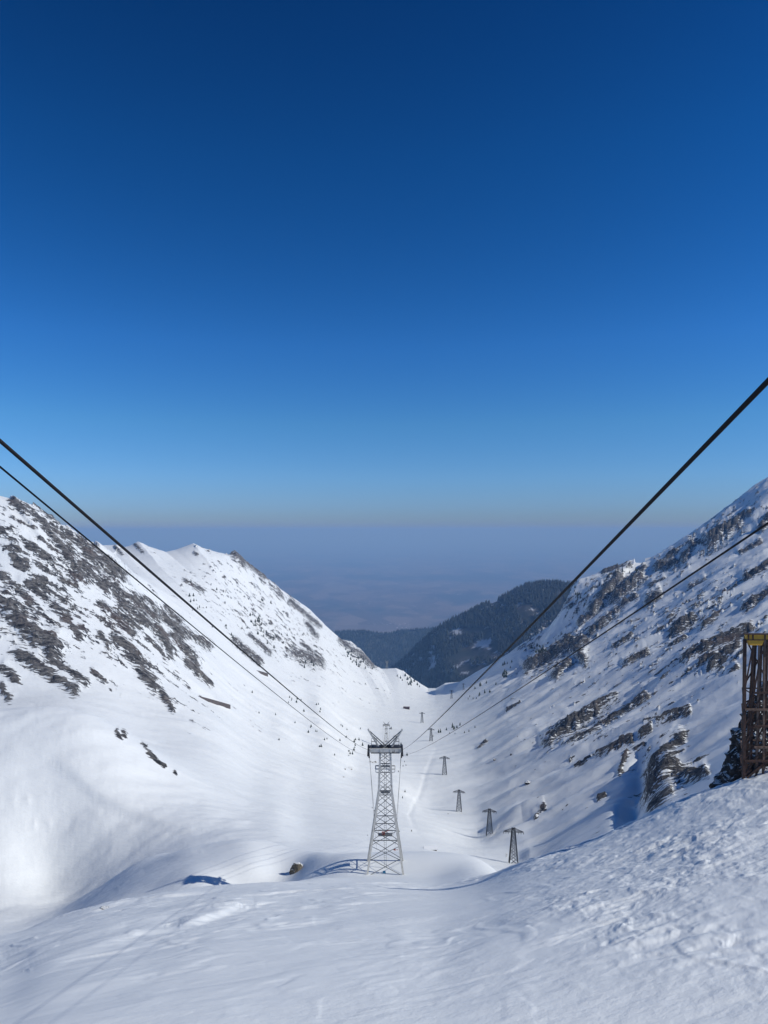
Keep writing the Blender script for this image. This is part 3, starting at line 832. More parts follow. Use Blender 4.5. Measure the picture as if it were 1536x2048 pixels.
# ------------------------------------------------------------------ the plain, to the horizon
m, nt, bs = new_mat('winter_fields')
vor = N(nt, 'ShaderNodeTexVoronoi')
vor.inputs['Scale'].default_value = 1.0
nt.links.new(mapped(nt, (1/420, 1/900, 1)), vor.inputs['Vector'])
fcol = ramp(nt, vor.outputs['Color'], [(0.2, (0.085, 0.065, 0.055)), (0.5, (0.13, 0.10, 0.085)), (0.8, (0.18, 0.145, 0.12))])
big = noise(nt, mapped(nt, (1/2600, 1/5200, 1)), 1.0, 6, 0.65)
wood = ramp(nt, big, [(0.50, (0, 0, 0)), (0.58, (0.8, 0.8, 0.8))])
col = mixc(nt, wood, fcol, (0.03, 0.035, 0.04))
vill = noise(nt, mapped(nt, (1/900, 1/1400, 1)), 1.0, 2, 0.5)
dots = noise(nt, mapped(nt, (1/45, 1/160, 1)), 1.0, 2, 0.6)
vf = math_(nt, 'MULTIPLY', ramp(nt, vill, [(0.62, (0, 0, 0)), (0.68, (1, 1, 1))]), ramp(nt, dots, [(0.58, (0, 0, 0)), (0.62, (1, 1, 1))]))
nt.links.new(mixc(nt, vf, col, (0.6, 0.58, 0.55)), bs.inputs['Base Color'])
bs.inputs['Roughness'].default_value = 0.95
bs.inputs['Specular IOR Level'].default_value = 0.1
M['plain'] = m
R_PLAIN, Z_PLAIN = 150000.0, -1500.0
vs, fs = [(0, 0, Z_PLAIN)], []
rads = [3000, 8000, 14000, 22000, 35000, 60000, 100000, R_PLAIN]
K = 96
for r_ in rads:
    for k in range(K):
        vs.append((r_*math.cos(2*math.pi*k/K), r_*math.sin(2*math.pi*k/K), Z_PLAIN))
for k in range(K):
    fs.append((0, 1+k, 1+(k+1) % K))
for i in range(len(rads)-1):
    for k in range(K):
        a, b = 1+i*K+k, 1+i*K+(k+1) % K
        fs.append((a, a+K, b+K, b))
mb = MB()
mb.add(vs, fs)
tag(mb.build('plain_land', M['plain']), kind='structure')

# ------------------------------------------------------------------ cable car tower
def legs_at(z, prof):
    return np.interp(z, [p[0] for p in prof], [p[1] for p in prof]), np.interp(z, [p[0] for p in prof], [p[2] for p in prof])


def cable_tower(name, loc, rz=0.0):
    root = empty(name, loc, rz)
    prof = [(-3.0, 3.76, 3.5), (0, 3.32, 3.1), (14.2, 1.22, 1.15), (22.0, 0.93, 0.9)]

    def cor(z, sx, sy):
        a, b = legs_at(z, prof)
        return Vector((sx*a, sy*b, z))
    for sx in (-1, 1):
        for sy in (-1, 1):
            mb = MB()
            zs = [-3.0, 0, 14.2, 22.0]
            for a, b in zip(zs[:-1], zs[1:]):
                mb.bar(cor(a, sx, sy), cor(b, sx, sy), 0.36, 0.36, up=(0, 1, 0))
            mb.build('leg', M['tower_paint'], root)
    lv = [0.1, 3.2, 6.3, 9.2, 11.9, 14.2]
    lv2 = [14.2, 16.2, 18.3, 20.2, 21.7]
    for (name_, axis, sgn) in (('front', 'y', -1), ('rear', 'y', 1), ('side', 'x', -1), ('side', 'x', 1)):
        mb = MB()
        for L_, wdt in ((lv, 0.085), (lv2, 0.07)):
            for a, b in zip(L_[:-1], L_[1:]):
                if axis == 'y':
                    p = [cor(a, -1, sgn), cor(a, 1, sgn), cor(b, -1, sgn), cor(b, 1, sgn)]
                else:
                    p = [cor(a, sgn, -1), cor(a, sgn, 1), cor(b, sgn, -1), cor(b, sgn, 1)]
                if axis == 'x':
                    wdt = 0.055
                mb.bar(p[0], p[3], wdt)
                mb.bar(p[1]+Vector((0.02, 0.02, 0)), p[2]+Vector((0.02, 0.02, 0)), wdt)
        for z in (6.3, 9.2, 14.2, 18.3, 19.3):
            if axis == 'y':
                mb.bar(cor(z, -1, sgn), cor(z, 1, sgn), 0.13)
            else:
                mb.bar(cor(z, sgn, -1), cor(z, sgn, 1), 0.13)
        mb.build('bracing', M['brace'], root)
    # ladder up the middle
    mb = MB()
    for x in (-0.2, 0.2):
        mb.bar((x, 0.3, -1), (x, 0.3, 21.8), 0.05)
    for k in range(56):
        mb.bar((-0.2, 0.3, -0.4+0.4*k), (0.2, 0.3, -0.4+0.4*k), 0.035)
    mb.build('ladder', M['brace'], root)
    # landings
    for z, wx in ((6.45, 1.6), (14.35, 1.05)):
        mb = MB()
        mb.box((0, 0, z), (wx*1.6, 1.3, 0.12))
        pf = mb.build('landing', M['brace'], root)
        mb = MB()
        for x in (-wx*0.8, 0, wx*0.8):
            mb.bar((x, -0.62, z+0.06), (x, -0.62, z+1.1), 0.05)
        mb.bar((-wx*0.8, -0.62, z+1.1), (wx*0.8, -0.62, z+1.1), 0.05)
        mb.build('railing', M['brace'], pf)
    mb = MB()
    mb.box((-0.35, -0.2, 6.8), (0.6, 0.5, 0.4))
    mb.bar((-0.2, -0.2, 7.0), (0.8, -0.2, 7.35), 0.12)
    mb.build('winch', M['red'], root)
    # narrow lower crossarm
    mb = MB()
    for y in (-0.95, 0.95):
        mb.bar((-1.8, y, 18.9), (1.8, y, 18.9), 0.16, 0.2)
        mb.bar((-1.75, y, 18.35), (-0.95, y, 18.15), 0.12)
        mb.bar((1.75, y, 18.35), (0.95, y, 18.15), 0.12)
        mb.bar((-1.75, y, 18.35), (-1.78, y, 18.9), 0.1)
        mb.bar((1.75, y, 18.35), (1.78, y, 18.9), 0.1)
    mb.bar((-1.8, -0.95, 18.9), (-1.8, 0.95, 18.9), 0.14)
    mb.bar((1.8, -0.95, 18.9), (1.8, 0.95, 18.9), 0.14)
    mb.build('crossarm', M['tower_paint'], root)
    # head girder: two box beams with a dark soffit
    mb = MB()
    for y in (-1.0, 1.0):
        mb.box((0, y, 22.35), (6.0, 0.34, 0.72))
        for x in (-2.7, -0.95, 0.95, 2.7):
            mb.box((x, y-0.19*(1 if y < 0 else -1), 22.35), (0.1, 0.06, 0.72))
    gd = mb.build('head_girder', M['tower_paint'], root)
    mb = MB()
    for x in (-2.9, -1.3, 0, 1.3, 2.9):
        mb.box((x, 0, 22.12), (0.22, 1.62, 0.3))
    mb.box((0, -1.02, 21.9), (5.3, 0.38, 0.14))
    mb.box((0, 1.02, 21.9), (5.3, 0.38, 0.14))
    mb.build('soffit_beam', M['dark_steel'], gd)
    mb = MB()
    mb.box((-1.6, 0, 22.76), (2.2, 1.9, 0.07))
    mb.box((1.6, 0, 22.76), (2.2, 1.9, 0.07))
    wk = mb.build('walkway', M['dark_steel'], gd)
    for sx in (-1, 1):
        mb = MB()
        for x in (1.6, 2.55):
            for y in (-0.9, 0.9):
                mb.bar((sx*x, y, 22.8), (sx*x, y, 24.0), 0.06)
        for z in (23.4, 24.0):
            for y in (-0.9, 0.9):
                mb.bar((sx*1.6, y, z), (sx*2.55, y, z), 0.05)
            mb.bar((sx*2.55, -0.9, z), (sx*2.55, 0.9, z), 0.05)
            mb.bar((sx*1.6, -0.9, z), (sx*1.6, 0.9, z), 0.05)
        mb.build('railing', M['brace'], root)
    # rope saddles at both ends
    for sx in (-1, 1):
        mb = MB()
        pts = []
        for k in range(9):
            t = -1+k/4
            pts.append((sx*3.12, t*1.7, 22.75-0.28*t*t))
        for a, b in zip(pts[:-1], pts[1:]):
            mb.bar(a, b, 0.28, 0.34)
        mb.bar((sx*3.12, -1.5, 22.4), (sx*3.12, 1.5, 22.4), 0.24, 0.5)
        sd = mb.build('saddle', M['dark_steel'], root)
        for y in (-1.2, -0.4, 0.4, 1.2):
            mb = MB()
            mb.tube([(sx*3.02, y, 21.55), (sx*3.32, y, 21.55)], 0.26, 12)
            mb.bar((sx*3.1, y, 21.5), (sx*3.1, y, 22.3), 0.12)
            mb.build('roller', M['dark_steel'], sd)
        mb = MB()
        mb.box((sx*3.0, 0, 21.2), (0.22, 0.8, 0.9))
        mb.build('hanger_plate', M['dark_steel'], sd)
    # two raking lifting arms with tie bars
    for sx in (-1, 1):
        mb = MB()
        for y in (-0.3, 0.3):
            mb.bar((sx*1.2, y, 22.7), (sx*3.2, y*0.7, 26.0), 0.17, 0.22)
        for t in (0.2, 0.45, 0.7, 0.95):
            mb.bar((sx*(1.2+2.0*t), -0.3*(1-0.4*t), 22.7+3.2*t), (sx*(1.2+2.0*t), 0.3*(1-0.4*t), 22.7+3.2*t), 0.08)
        mb.box((sx*3.1, 0, 25.85), (0.24, 0.5, 0.34))
        mb.build('lifting_arm', M['tower_paint'], root)
        mb = MB()
        for y in (-0.3, 0.3):
            mb.bar((-sx*0.3, y, 22.75), (sx*2.85, y*0.5, 25.6), 0.09)
            mb.bar((sx*0.35, y, 22.75), (sx*2.35, y*0.7, 24.75), 0.08)
        mb.build('tie_bar', M['brace'], root)
    for sx in (-1, 1):
        mb = MB()
        mb.bar((sx*0.75, -0.5, 22.7), (sx*0.75, -0.5, 23.35), 0.22)
        mb.box((sx*0.5, -0.3, 22.95), (0.4, 0.5, 0.35))
        mb.build('bracket', M['dark_steel'], root)
    return root


tb = P(770.5, 1752, TOWER_D)
tower = cable_tower('cable_car_tower', (tb.x, tb.y, ground_z(770.5, TOWER_D)-0.1))
tower.scale = (TS, TS, TS)
print('tower', tower.location, CY-tower.location.z/TOWER_D*F)
tag(tower, 'tall pale grey lattice cable car tower with raised V arms, standing on the snowy terrace', 'cable tower', 'cable car towers along the valley')
TZ = tower.location.z
g2 = ground(772.5, TOWER2_D)
tw2 = copy_tree(tower)
tw2.scale = (1, 1, 1)
tw2.location = (g2.x, g2.y, g2.z-0.3)
tw2['label'] = 'small cable car tower on the valley floor just behind the big tower head'
g3 = seen(774, 1338.5, 1400) or ground(774, TOWER3_D)
tw3 = copy_tree(tower)
tw3.scale = (1, 1, 1)
d3 = g3.y
tw3.location = (g3.x, g3.y, g3.z-7.5)
tw3['label'] = 'tiny pale cable car tower on the snow knoll in front of the dark forest'

# ------------------------------------------------------------------ ropes
def rope(name, a, b, sag, r, label, ext=0.0, n=60, group=None):
    a, b = Vector(a), Vector(b)
    pts = []
    for k in range(n+1):
        t = -ext+(1+ext)*(k/n)**1.6 if ext else k/n
        p = a.lerp(b, t) if 0 <= t <= 1 else a+(b-a)*t
        p = p+Vector((0, 0, -sag*4*t*(1-t)))
        pts.append(p)
    mb = MB()
    mb.tube(pts, r, 10)
    o = mb.build(name, M['rope'], None, True)
    tag(o, label, 'cable', group)
    return o


SL = Vector((tb.x-3.12*TS, TOWER_D, TZ+22.9*TS))
SR = Vector((tb.x+3.12*TS, TOWER_D, TZ+22.9*TS))
grp = 'steel ropes of the cable car'
rope('track_rope', P(-2, 880, 6.3), SL+Vector((0, -1.6, -0.2)), 0.50, 0.0175, 'thick black steel rope running from the tower up and out past the left edge', 0.22, group=grp)
rope('haul_rope', P(-2, 932, 6.6), SL+Vector((0, -1.2, -1.25)), 0.78, 0.0095, 'thinner black steel rope just below the thick rope at left', 0.22, group=grp)
rope('track_rope', P(1538, 760, 4.8), SR+Vector((0, -1.6, -0.2)), 0.40, 0.0185, 'thick black steel rope climbing from the tower to the right edge against the sky', 0.22, group=grp)
rope('haul_rope', P(1538, 1045, 7.2), SR+Vector((0, -1.2, -1.25)), 0.62, 0.0115, 'thinner steel rope running low in front of the right mountainside', 0.22, group=grp)
S2 = Vector((g2.x, g2.y, g2.z+22.6))
for sx, nm in ((-1, 'left'), (1, 'right')):
    a = (SL if sx < 0 else SR)
    rope('track_rope', a+Vector((0, 1.6, -0.2)), S2+Vector((sx*3.12, 0, 0)), 52, 0.03, 'faint rope sagging from the %s end of the big tower head down the valley' % nm, group=grp)
    rope('haul_rope', a+Vector((-0.15*sx, 1.2, -1.25)), S2+Vector((sx*3.0, 0, -1.2)), 62, 0.022, 'faintest rope hanging inside the other one beside the %s leg of the tower' % nm, group=grp)

# ------------------------------------------------------------------ power pylons
def pylon(name, H=14.0):
    root = empty(name)
    b0, t0 = 1.75, 0.62
    zt = H

    def cor(z, sx, sy):
        a = b0+(t0-b0)*z/zt
        return Vector((sx*a, sy*a, z))
    for sx in (-1, 1):
        for sy in (-1, 1):
            mb = MB()
            mb.bar(cor(-1.2, sx, sy), cor(zt, sx, sy), 0.33, 0.33)
            mb.build('leg', M['pylon'], root)
    mb = MB()
    lv = [0.0, 2.7, 5.2, 7.5, 9.5, 11.3, 12.7, 14.0]
    for a, b in zip(lv[:-1], lv[1:]):
        for (p, q_) in (((-1, -1), (1, -1)), ((1, -1), (1, 1)), ((1, 1), (-1, 1)), ((-1, 1), (-1, -1))):
            mb.bar(cor(a, *p), cor(b, *q_), 0.18)
            mb.bar(cor(a, *q_), cor(b, *p), 0.18)
            if a > 0:
                mb.bar(cor(a, *p), cor(a, *q_), 0.09)
    mb.build('bracing', M['pylon'], root)
    for sx in (-1, 1):
        mb = MB()
        for sy in (-1, 1):
            mb.bar((sx*0.6, sy*0.55, zt), (sx*4.0, sy*0.1, zt-1.25), 0.12)
            mb.bar((sx*0.65, sy*0.6, zt-1.35), (sx*4.0, sy*0.1, zt-1.3), 0.13)
            prev = None
            for k in range(1, 5):
                t = k/4.6
                u = Vector((sx*(0.6+3.4*t), sy*(0.55-0.45*t), zt-1.25*t))
                l_ = Vector((sx*(0.6+3.4*(t-0.1)), sy*(0.6-0.5*(t-0.1)), zt-1.34))
                mb.bar(u, l_, 0.07)
                if prev is not None:
                    mb.bar(prev, l_, 0.07)
                prev = u
        for t in (0.35, 0.7):
            x = sx*(0.6+3.4*t)
            mb.bar((x, -0.6+0.5*t, zt-1.33), (x, 0.6-0.5*t, zt-1.33), 0.07)
        mb.build('crossarm', M['pylon'], root)
        for x in (2.1, 3.0, 3.95):
            mb = MB()
            mb.tube([(sx*x, 0, zt-1.3), (sx*x, 0, zt-1.55), (sx*x, 0, zt-1.6), (sx*x, 0, zt-1.8), (sx*x, 0, zt-1.85), (sx*x, 0, zt-2.15)], [0.05, 0.05, 0.14, 0.14, 0.09, 0.14], 8)
            mb.build('insulator', M['insulator'], root)
    mb = MB()
    mb.box((0, 0, zt+0.06), (1.4, 1.4, 0.14))
    mb.bar((-0.5, 0, zt+0.1), (-0.5, 0, zt+0.55), 0.12)
    mb.bar((0.5, 0, zt+0.1), (0.5, 0, zt+0.55), 0.12)
    mb.build('cap', M['pylon'], root)
    return root


PYL = [(1027, 1727, 300, 1.0, 'nearest and largest dark lattice power pylon, standing at the shaded dip beyond the near slope'),
       (979, 1677, 395, 0.94, 'dark power pylon second in the line, on the crest of the small shaded snow rise'),
       (918, 1622, 493, 0.99, 'power pylon third in the line, alone on the smooth snow with a long thin shadow'),
       (889, 1550, 588, 1.02, 'power pylon fourth in the line, its shadow reaching the stream bend'),
       (862, 1482, 772, 0.93, 'power pylon just under the right rope, beside the row of small firs'),
       (844, 1446, 935, 0.93, 'power pylon on the valley floor nearest the dark red hut'),
       (903, 1398, 1160, 0.93, 'far grey power pylon below the valley rim, the second farthest'),
       (927, 1380, 1430, 0.90, 'farthest and smallest power pylon at the foot of the right slope')]
pyl0 = pylon('power_pylon')
for i, (px, row, d, s, lab) in enumerate(PYL):
    o = pyl0 if i == 0 else copy_tree(pyl0)
    # stand on the ground actually seen at the foot, the crest in front may hide the footing of the first two
    g = seen(px, row, d*0.82) if i > 1 else ground(px, d)
    if g is None or abs(math.log(g.y/d)) > 0.18:
        g = ground(px, d)
    z = g.z
    o.location = (g.x, g.y, z)
    o.scale = (s*g.y/d,)*3
    o.rotation_euler = (0, 0, -0.12)
    tag(o, lab, 'power pylon', 'power pylons along the valley')
    print('pylon', i, [round(c, 1) for c in g], round(CY-z/g.y*F))

# ------------------------------------------------------------------ rusty trestle at the right
RD = 71.0
gl = ground(1487, RD)
k_ = RD/F
root = empty('rusty_trestle', (gl.x, gl.y, gl.z))
tag(root, 'old rusty steel trestle tower with a yellow top beam beside the dark crag', 'trestle')
Ht = (CY-1268)/F*RD-gl.z
W = 6.0
x_t = 0.30
lg = MB


def tl(u, v, z):
    """foot-to-top taper of the trestle: u across, v in depth, z height"""
    t = z/Ht
    return Vector((x_t*t+u*(W-2*x_t*t)+v*0.75, v*(2.4-0.8*t)+0.35*t, z))


for (u, v, mt, wd) in ((0, 0, 'rust', 0.26), (0.12, 0.35, 'rust', 0.2), (0.2, 0.05, 'rust_pale', 0.15), (0.31, 0.0, 'rust_pale', 0.17), (0.6, 0.0, 'rust_pale', 0.17), (1, 0, 'rust', 0.24), (0.10, 1, 'rust', 0.2), (0.26, 0.8, 'rust', 0.22), (0.40, 1, 'rust', 0.2), (0.7, 1, 'rust', 0.18), (1, 1, 'rust', 0.24)):
    mb = MB()
    mb.bar(tl(u, v, -1.5), tl(u*(0.8 if 0 < u < 1 else 1)+(0.1 if 0 < u < 1 else 0), v, Ht-0.6), wd, wd, up=(0, 1, 0))
    mb.build('post', M[mt], root)
lev = [1.7, 3.0, 5.0, 6.6, 8.2]
for i, z in enumerate(lev):
    mb = MB()
    mb.bar(tl(0.0 if i in (0, 3) else 0.16, 0, z)+Vector((0, -0.16, 0)), tl(1, 0, z)+Vector((0, -0.16, 0)), 0.14, 0.18)
    mb.bar(tl(0, 1, z), tl(1, 1, z), 0.12)
    mb.bar(tl(0, 0, z), tl(0, 1, z), 0.12)
    mb.bar(tl(1, 0, z), tl(1, 1, z), 0.12)
    mb.build('cross_beam', M['rust_pale' if i % 2 else 'rust'], root)
mb = MB()
lz = [0.0]+lev+[Ht-0.5]
for a, b in zip(lz[:-1], lz[1:]):
    for (u0, u1) in ((0, 0.17), (0.17, 0.33), (0.36, 0.68), (0.68, 1.0)):
        mb.bar(tl(u0, 0.02, a), tl(u1, 0.02, b), 0.11)
    for (u0, u1) in ((0, 0.5), (0.5, 1.0)):
        mb.bar(tl(u0, 1, a), tl(u1, 1, b), 0.11)
        mb.bar(tl(u1, 1, a), tl(u0, 1, b), 0.11)
    mb.bar(tl(0, 0, a), tl(0, 1, b), 0.1)
    mb.bar(tl(1, 0, b), tl(1, 1, a), 0.1)
mb.bar(tl(0.05, 0.0, 0.1), tl(0.42, 0.0, 1.9), 0.22)
mb.build('bracing', M['rust'], root)
mb = MB()
mb.box((W/2+0.05, 0.15, Ht-0.28), (W-0.5, 0.5, 0.46))
yb = mb.build('top_beam', M['yellow'], root)
mb = MB()
for x in (0.42, 0.85, 2.0, 3.1, 4.2):
    mb.box((x, 0.15, Ht-0.28), (0.13, 0.62, 0.5))
mb.box((W/2+0.05, 0.15, Ht-0.01), (W-0.3, 0.72, 0.07))
mb.box((W/2+0.05, 0.15, Ht-0.55), (W-0.3, 0.66, 0.07))
mb.build('flange', M['rust'], yb)
mb = MB()
zc = Ht-0.84
vs = [(0.42, -0.1, Ht-0.6), (1.95, -0.1, Ht-0.6), (1.72, -0.1, Ht-1.08), (0.62, -0.1, Ht-1.08)]
vs = vs+[(x, 0.42, z) for x, _, z in vs]
mb.add(vs, [(3, 2, 1, 0), (4, 5, 6, 7), (0, 1, 5, 4), (1, 2, 6, 5), (2, 3, 7, 6), (3, 0, 4, 7)])
mb.build('gusset', M['yellow'], root)
mb = MB()
mb.box((W*0.62, -0.22, 1.72), (1.9, 0.5, 0.08))
mb.build('snow_ledge', M['snow_cap'], root)


# ------------------------------------------------------------------ rocks as things of their own
def boulder(name, loc, size, seed, mat, sharp=0.45, rz=0.0, sub=4, cuts=9):
    bm = bmesh.new()
    bmesh.ops.create_icosphere(bm, subdivisions=sub, radius=1.0)
    rg = random.Random(seed)
    planes = []
    for _ in range(cuts):
        n = Vector((rg.gauss(0, 1), rg.gauss(0, 1), rg.gauss(0, 0.8))).normalized()
        planes.append((n, 0.55+0.35*rg.random()))
    off = Vector((rg.random()*50, rg.random()*50, rg.random()*50))
    from mathutils import noise as mn
    for v in bm.verts:
        p = v.co.copy()
        for n, k in planes:
            d_ = p.dot(n)
            if d_ > k:
                p -= n*(d_-k)*0.92
        p *= 1+sharp*0.5*mn.fractal(p*1.4+off, 0.9, 2.0, 4)+0.12*sharp*mn.fractal(p*6+off, 0.9, 2.0, 3)
        v.co = Vector((p.x*size[0], p.y*size[1], p.z*size[2]))
    me = bpy.data.meshes.new(name)
    bm.to_mesh(me)
    bm.free()
    me.materials.append(mat)
    o = bpy.data.objects.new(name, me)
    o.location = loc
    o.rotation_euler = (0, 0, rz)
    C.objects.link(o)
    return o


g = seen(592, 1744, 80) or ground(592, 120)
s_ = g.y/F
o = boulder('boulder', (g.x, g.y+0.3, g.z+0.2), (15*s_, 11*s_, 15*s_), 11, M['boulder'], 0.5, 0.3)
tag(o, 'ochre brown boulder poking out of the snow left of the big tower', 'boulder')
print('boulder', g)
g = seen(207, 1817, 30)
if g:
    s_ = g.y/F
    o = boulder('stone', (g.x, g.y, g.z-0.02), (11*s_, 9*s_, 3.2*s_), 13, M['crag'], 0.5, 0.2, 3)
    tag(o, 'small flat dark stone on the snow at the lower left', 'stone')
# dark crag behind the trestle: one rough mass, built from a displaced stack
bm = bmesh.new()
NXC, NZC = 90, 110
cw, ch = 7.4, 13.0
cd = 80.0
gc = ground(1490, cd)
vsg = []
from mathutils import noise as mn
for j in range(NZC+1):
    t = j/NZC
    for i in range(NXC+1):
        a = math.pi*2*i/NXC
        rr = (1-t**1.6*0.80)
        x = math.cos(a)*cw*0.52*rr + 1.9*t
        y = math.sin(a)*2.2*rr
        z = -2.5+t*ch
        p = Vector((x*0.55, y*0.55, z*0.42))
        dsp = 1.15*mn.fractal(p*0.8+Vector((3, 1, 9)), 1.0, 2.1, 6)+0.12*mn.fractal(p*4, 0.9, 2.1, 3)
        q_ = Vector((math.cos(a), math.sin(a), 0))
        vsg.append(bm.verts.new(Vector((x, y, z))+q_*dsp+Vector((0, 0, 0.5*mn.noise(p*3.1+Vector((8, 8, 8)))))))
n_ = NXC+1
for j in range(NZC):
    for i in range(NXC):
        bm.faces.new((vsg[j*n_+i], vsg[j*n_+i+1], vsg[(j+1)*n_+i+1], vsg[(j+1)*n_+i]))
bm.faces.new([vsg[NZC*n_+i] for i in range(NXC)])
bmesh.ops.remove_doubles(bm, verts=bm.verts, dist=0.0005)
bmesh.ops.recalc_face_normals(bm, faces=bm.faces)
me = bpy.data.meshes.new('rock_outcrop')
bm.to_mesh(me)
bm.free()
me.materials.append(M['crag'])
o = bpy.data.objects.new('rock_outcrop', me)
o.location = ((1500-CX)/F*cd, cd, gc.z-0.4)
C.objects.link(o)
tag(o, 'dark snow-flecked crag rising behind the rusty trestle', 'rock')

ROCKS = [(699, 1538, 6.0, 2.6, 'broad brown rock on the valley floor left of the big tower leg'), (690, 1541, 2.6, 1.6, 'small dark rock touching the broad brown one on the valley floor'),
         (742, 1525, 4.5, 2.8, 'grey rock just left of the big tower, below its head'), (751, 1526, 3.0, 2.2, 'little grey rock right beside another, nearest the tower shaft'),
         (687, 1556, 2.4, 1.5, 'small lone rock under the broad brown rock on the valley floor'), (745, 1617, 1.8, 1.4, 'tiny dark rock left of the tower, upper of a pair'), (749, 1622, 1.8, 1.3, 'tiny dark rock left of the tower, lower of a pair'),
         (792, 1474, 5.0, 3.0, 'dark flat rock behind the right lifting arm of the tower'), (781, 1459, 3.2, 3.6, 'dark rock beside the head of the small second tower'),
         (1055, 1567, 6.5, 4.0, 'dark rock alone on the avalanche snow of the right slope'), (989, 1522, 3.2, 3.0, 'lone reddish rock low on the right slope right of the fourth pylon'), (1022, 1511, 2.4, 2.6, 'smaller reddish rock up and right of the lone one on the right slope'),
         (735, 1671, 1.2, 1.2, 'tiny stone in the snow left of the tower platform')]
for k, (px, row, w_, h_, lab) in enumerate(ROCKS):
    g = seen(px, row, 200)
    if g is None:
        continue
    s_ = g.y/F
    o = boulder('rock', (g.x, g.y, g.z), (w_*s_*1.1, w_*s_, h_*s_*1.3), 40+k, M['boulder' if k < 5 else 'crag'], 0.5, k, 3)
    tag(o, lab, 'rock', 'rocks lying in the snow')


# ------------------------------------------------------------------ huts, walls, small things
def hut(name, g, w, dpt, h, label, wallm, roofm, rz, snow=True, roof_h=None):
    root = empty(name, g, rz)
    mb = MB()
    mb.box((0, 0, h/2-0.5), (w, dpt, h+1.0))
    mb.build('wall', wallm, root)
    rh = h*0.45 if roof_h is None else roof_h
    mb = MB()
    e = 0.35
    pr = [(-dpt/2-e, h-0.1), (0, h+rh), (dpt/2+e, h-0.1), (dpt/2+e, h+0.15), (0, h+rh+0.28), (-dpt/2-e, h+0.15)]
    vs = [(x, y, z) for x in (-w/2-e, w/2+e) for y, z in pr]
    mb.add(vs, [(0, 1, 4, 5), (1, 2, 3, 4), (11, 10, 7, 6), (10, 9, 8, 7), (5, 4, 10, 11), (4, 3, 9, 10), (0, 6, 7, 1), (1, 7, 8, 2), (0, 5, 11, 6), (2, 8, 9, 3)])
    mb.build('roof', roofm, root)
    mb = MB()
    mb.box((w*0.2, -dpt/2-0.03, h*0.42), (w*0.12, 0.06, h*0.75))
    mb.build('door', M['dark_steel'], root)
    tag(root, label, 'hut')
    return root


g = seen(813, 1418.5, 600)
s_ = g.y/F
hut('hut', (g.x, g.y, g.z), 12.0*s_, 6*s_, 3.0*s_, 'low dark red hut alone on the white valley floor', M['hut_wall'], M['hut_wall'], -0.1, roof_h=1.2*s_)
g = seen(861, 1700, 140) or ground(861, 170)
s_ = g.y/F
r_ = hut('snowed_in_shed', (g.x, g.y, g.z-0.2), 24*s_, 9*s_, 3.0*s_, 'low shed under a thick white snow cap right of the big tower', M['hut_wall'], M['snow_cap'], 0.05, roof_h=3.5*s_)
print('shed', g)
g = seen(789, 1701, 140) or ground(789, 165)
s_ = g.y/F
mb = MB()
mb.box((0, 0, 0.25), (4*s_, 0.4, 0.5))
mb.bar((2*s_, 0, 0.1), (6*s_, 0, 0.3), 0.12)
mb.bar((6*s_, 0, 0.0), (6*s_, 0, 0.5), 0.1)
o = mb.build('barrier', M['red'])
o.location = g
tag(o, 'small faded red barrier end in the snow right of the tower legs', 'barrier')
g = seen(1013, 1714, 170) or ground(1013, 260)
s_ = g.y/F
mb = MB()
mb.box((0, 0, 0.4*6*s_), (3.4*s_, 3*s_, 7*s_))
mb.box((0, 0, 7.2*s_*0.86+0.1), (4.2*s_, 3.6*s_, 0.9*s_))
o = mb.build('marker_box', M['white'])
o.location = g
tag(o, 'little white box standing in snow at the left foot of the nearest pylon', 'box')
g = ground(768.5, 131.0)
o = boulder('tarp_bundle', (g.x, g.y, g.z+0.18), (0.28, 0.3, 0.26), 3, M['blue'], 0.3, 0, 3, 4)
tag(o, 'bright blue bundle lying in the snow between the tower legs', 'bundle')


def gallery(px0, r0, px1, r1, h0, h1, label):
    a, b = seen(px0, r0, 250), seen(px1, r1, 250)
    if a is None or b is None:
        return
    mb = MB()
    n = 14
    dirv = (b-a)
    nrm = Vector((dirv.y, -dirv.x, 0)).normalized()*2.0
    for k in range(n):
        t0, t1 = k/n, (k+1)/n
        pa, pb = a.lerp(b, t0), a.lerp(b, t1)
        ha, hb = h0+(h1-h0)*t0**0.8, h0+(h1-h0)*t1**0.8
        vs = []
        for p, h_ in ((pa, ha), (pb, hb)):
            vs += [p+Vector((0, 0, -1.5)), p-nrm+Vector((0, 0, -1.5)), p-nrm+Vector((0, 0, h_)), p+Vector((0, 0, h_))]
        mb.add(vs, [(0, 3, 7, 4), (3, 2, 6, 7), (2, 1, 5, 6)]+([(0, 1, 2, 3)] if k == 0 else [])+([(7, 6, 5, 4)] if k == n-1 else []))
    o = mb.build('retaining_wall', M['roof_brown'])
    tag(o, label, 'wall', 'road walls showing through the snow on the left slope')


gallery(398, 1394, 461, 1422, 0.4, 2.9, 'longer brown wedge of road wall showing through the snow on the left slope')
gallery(514, 1344, 536, 1356, 0.3, 3.4, 'shorter brown wedge of road wall, higher up beside the left ropes')

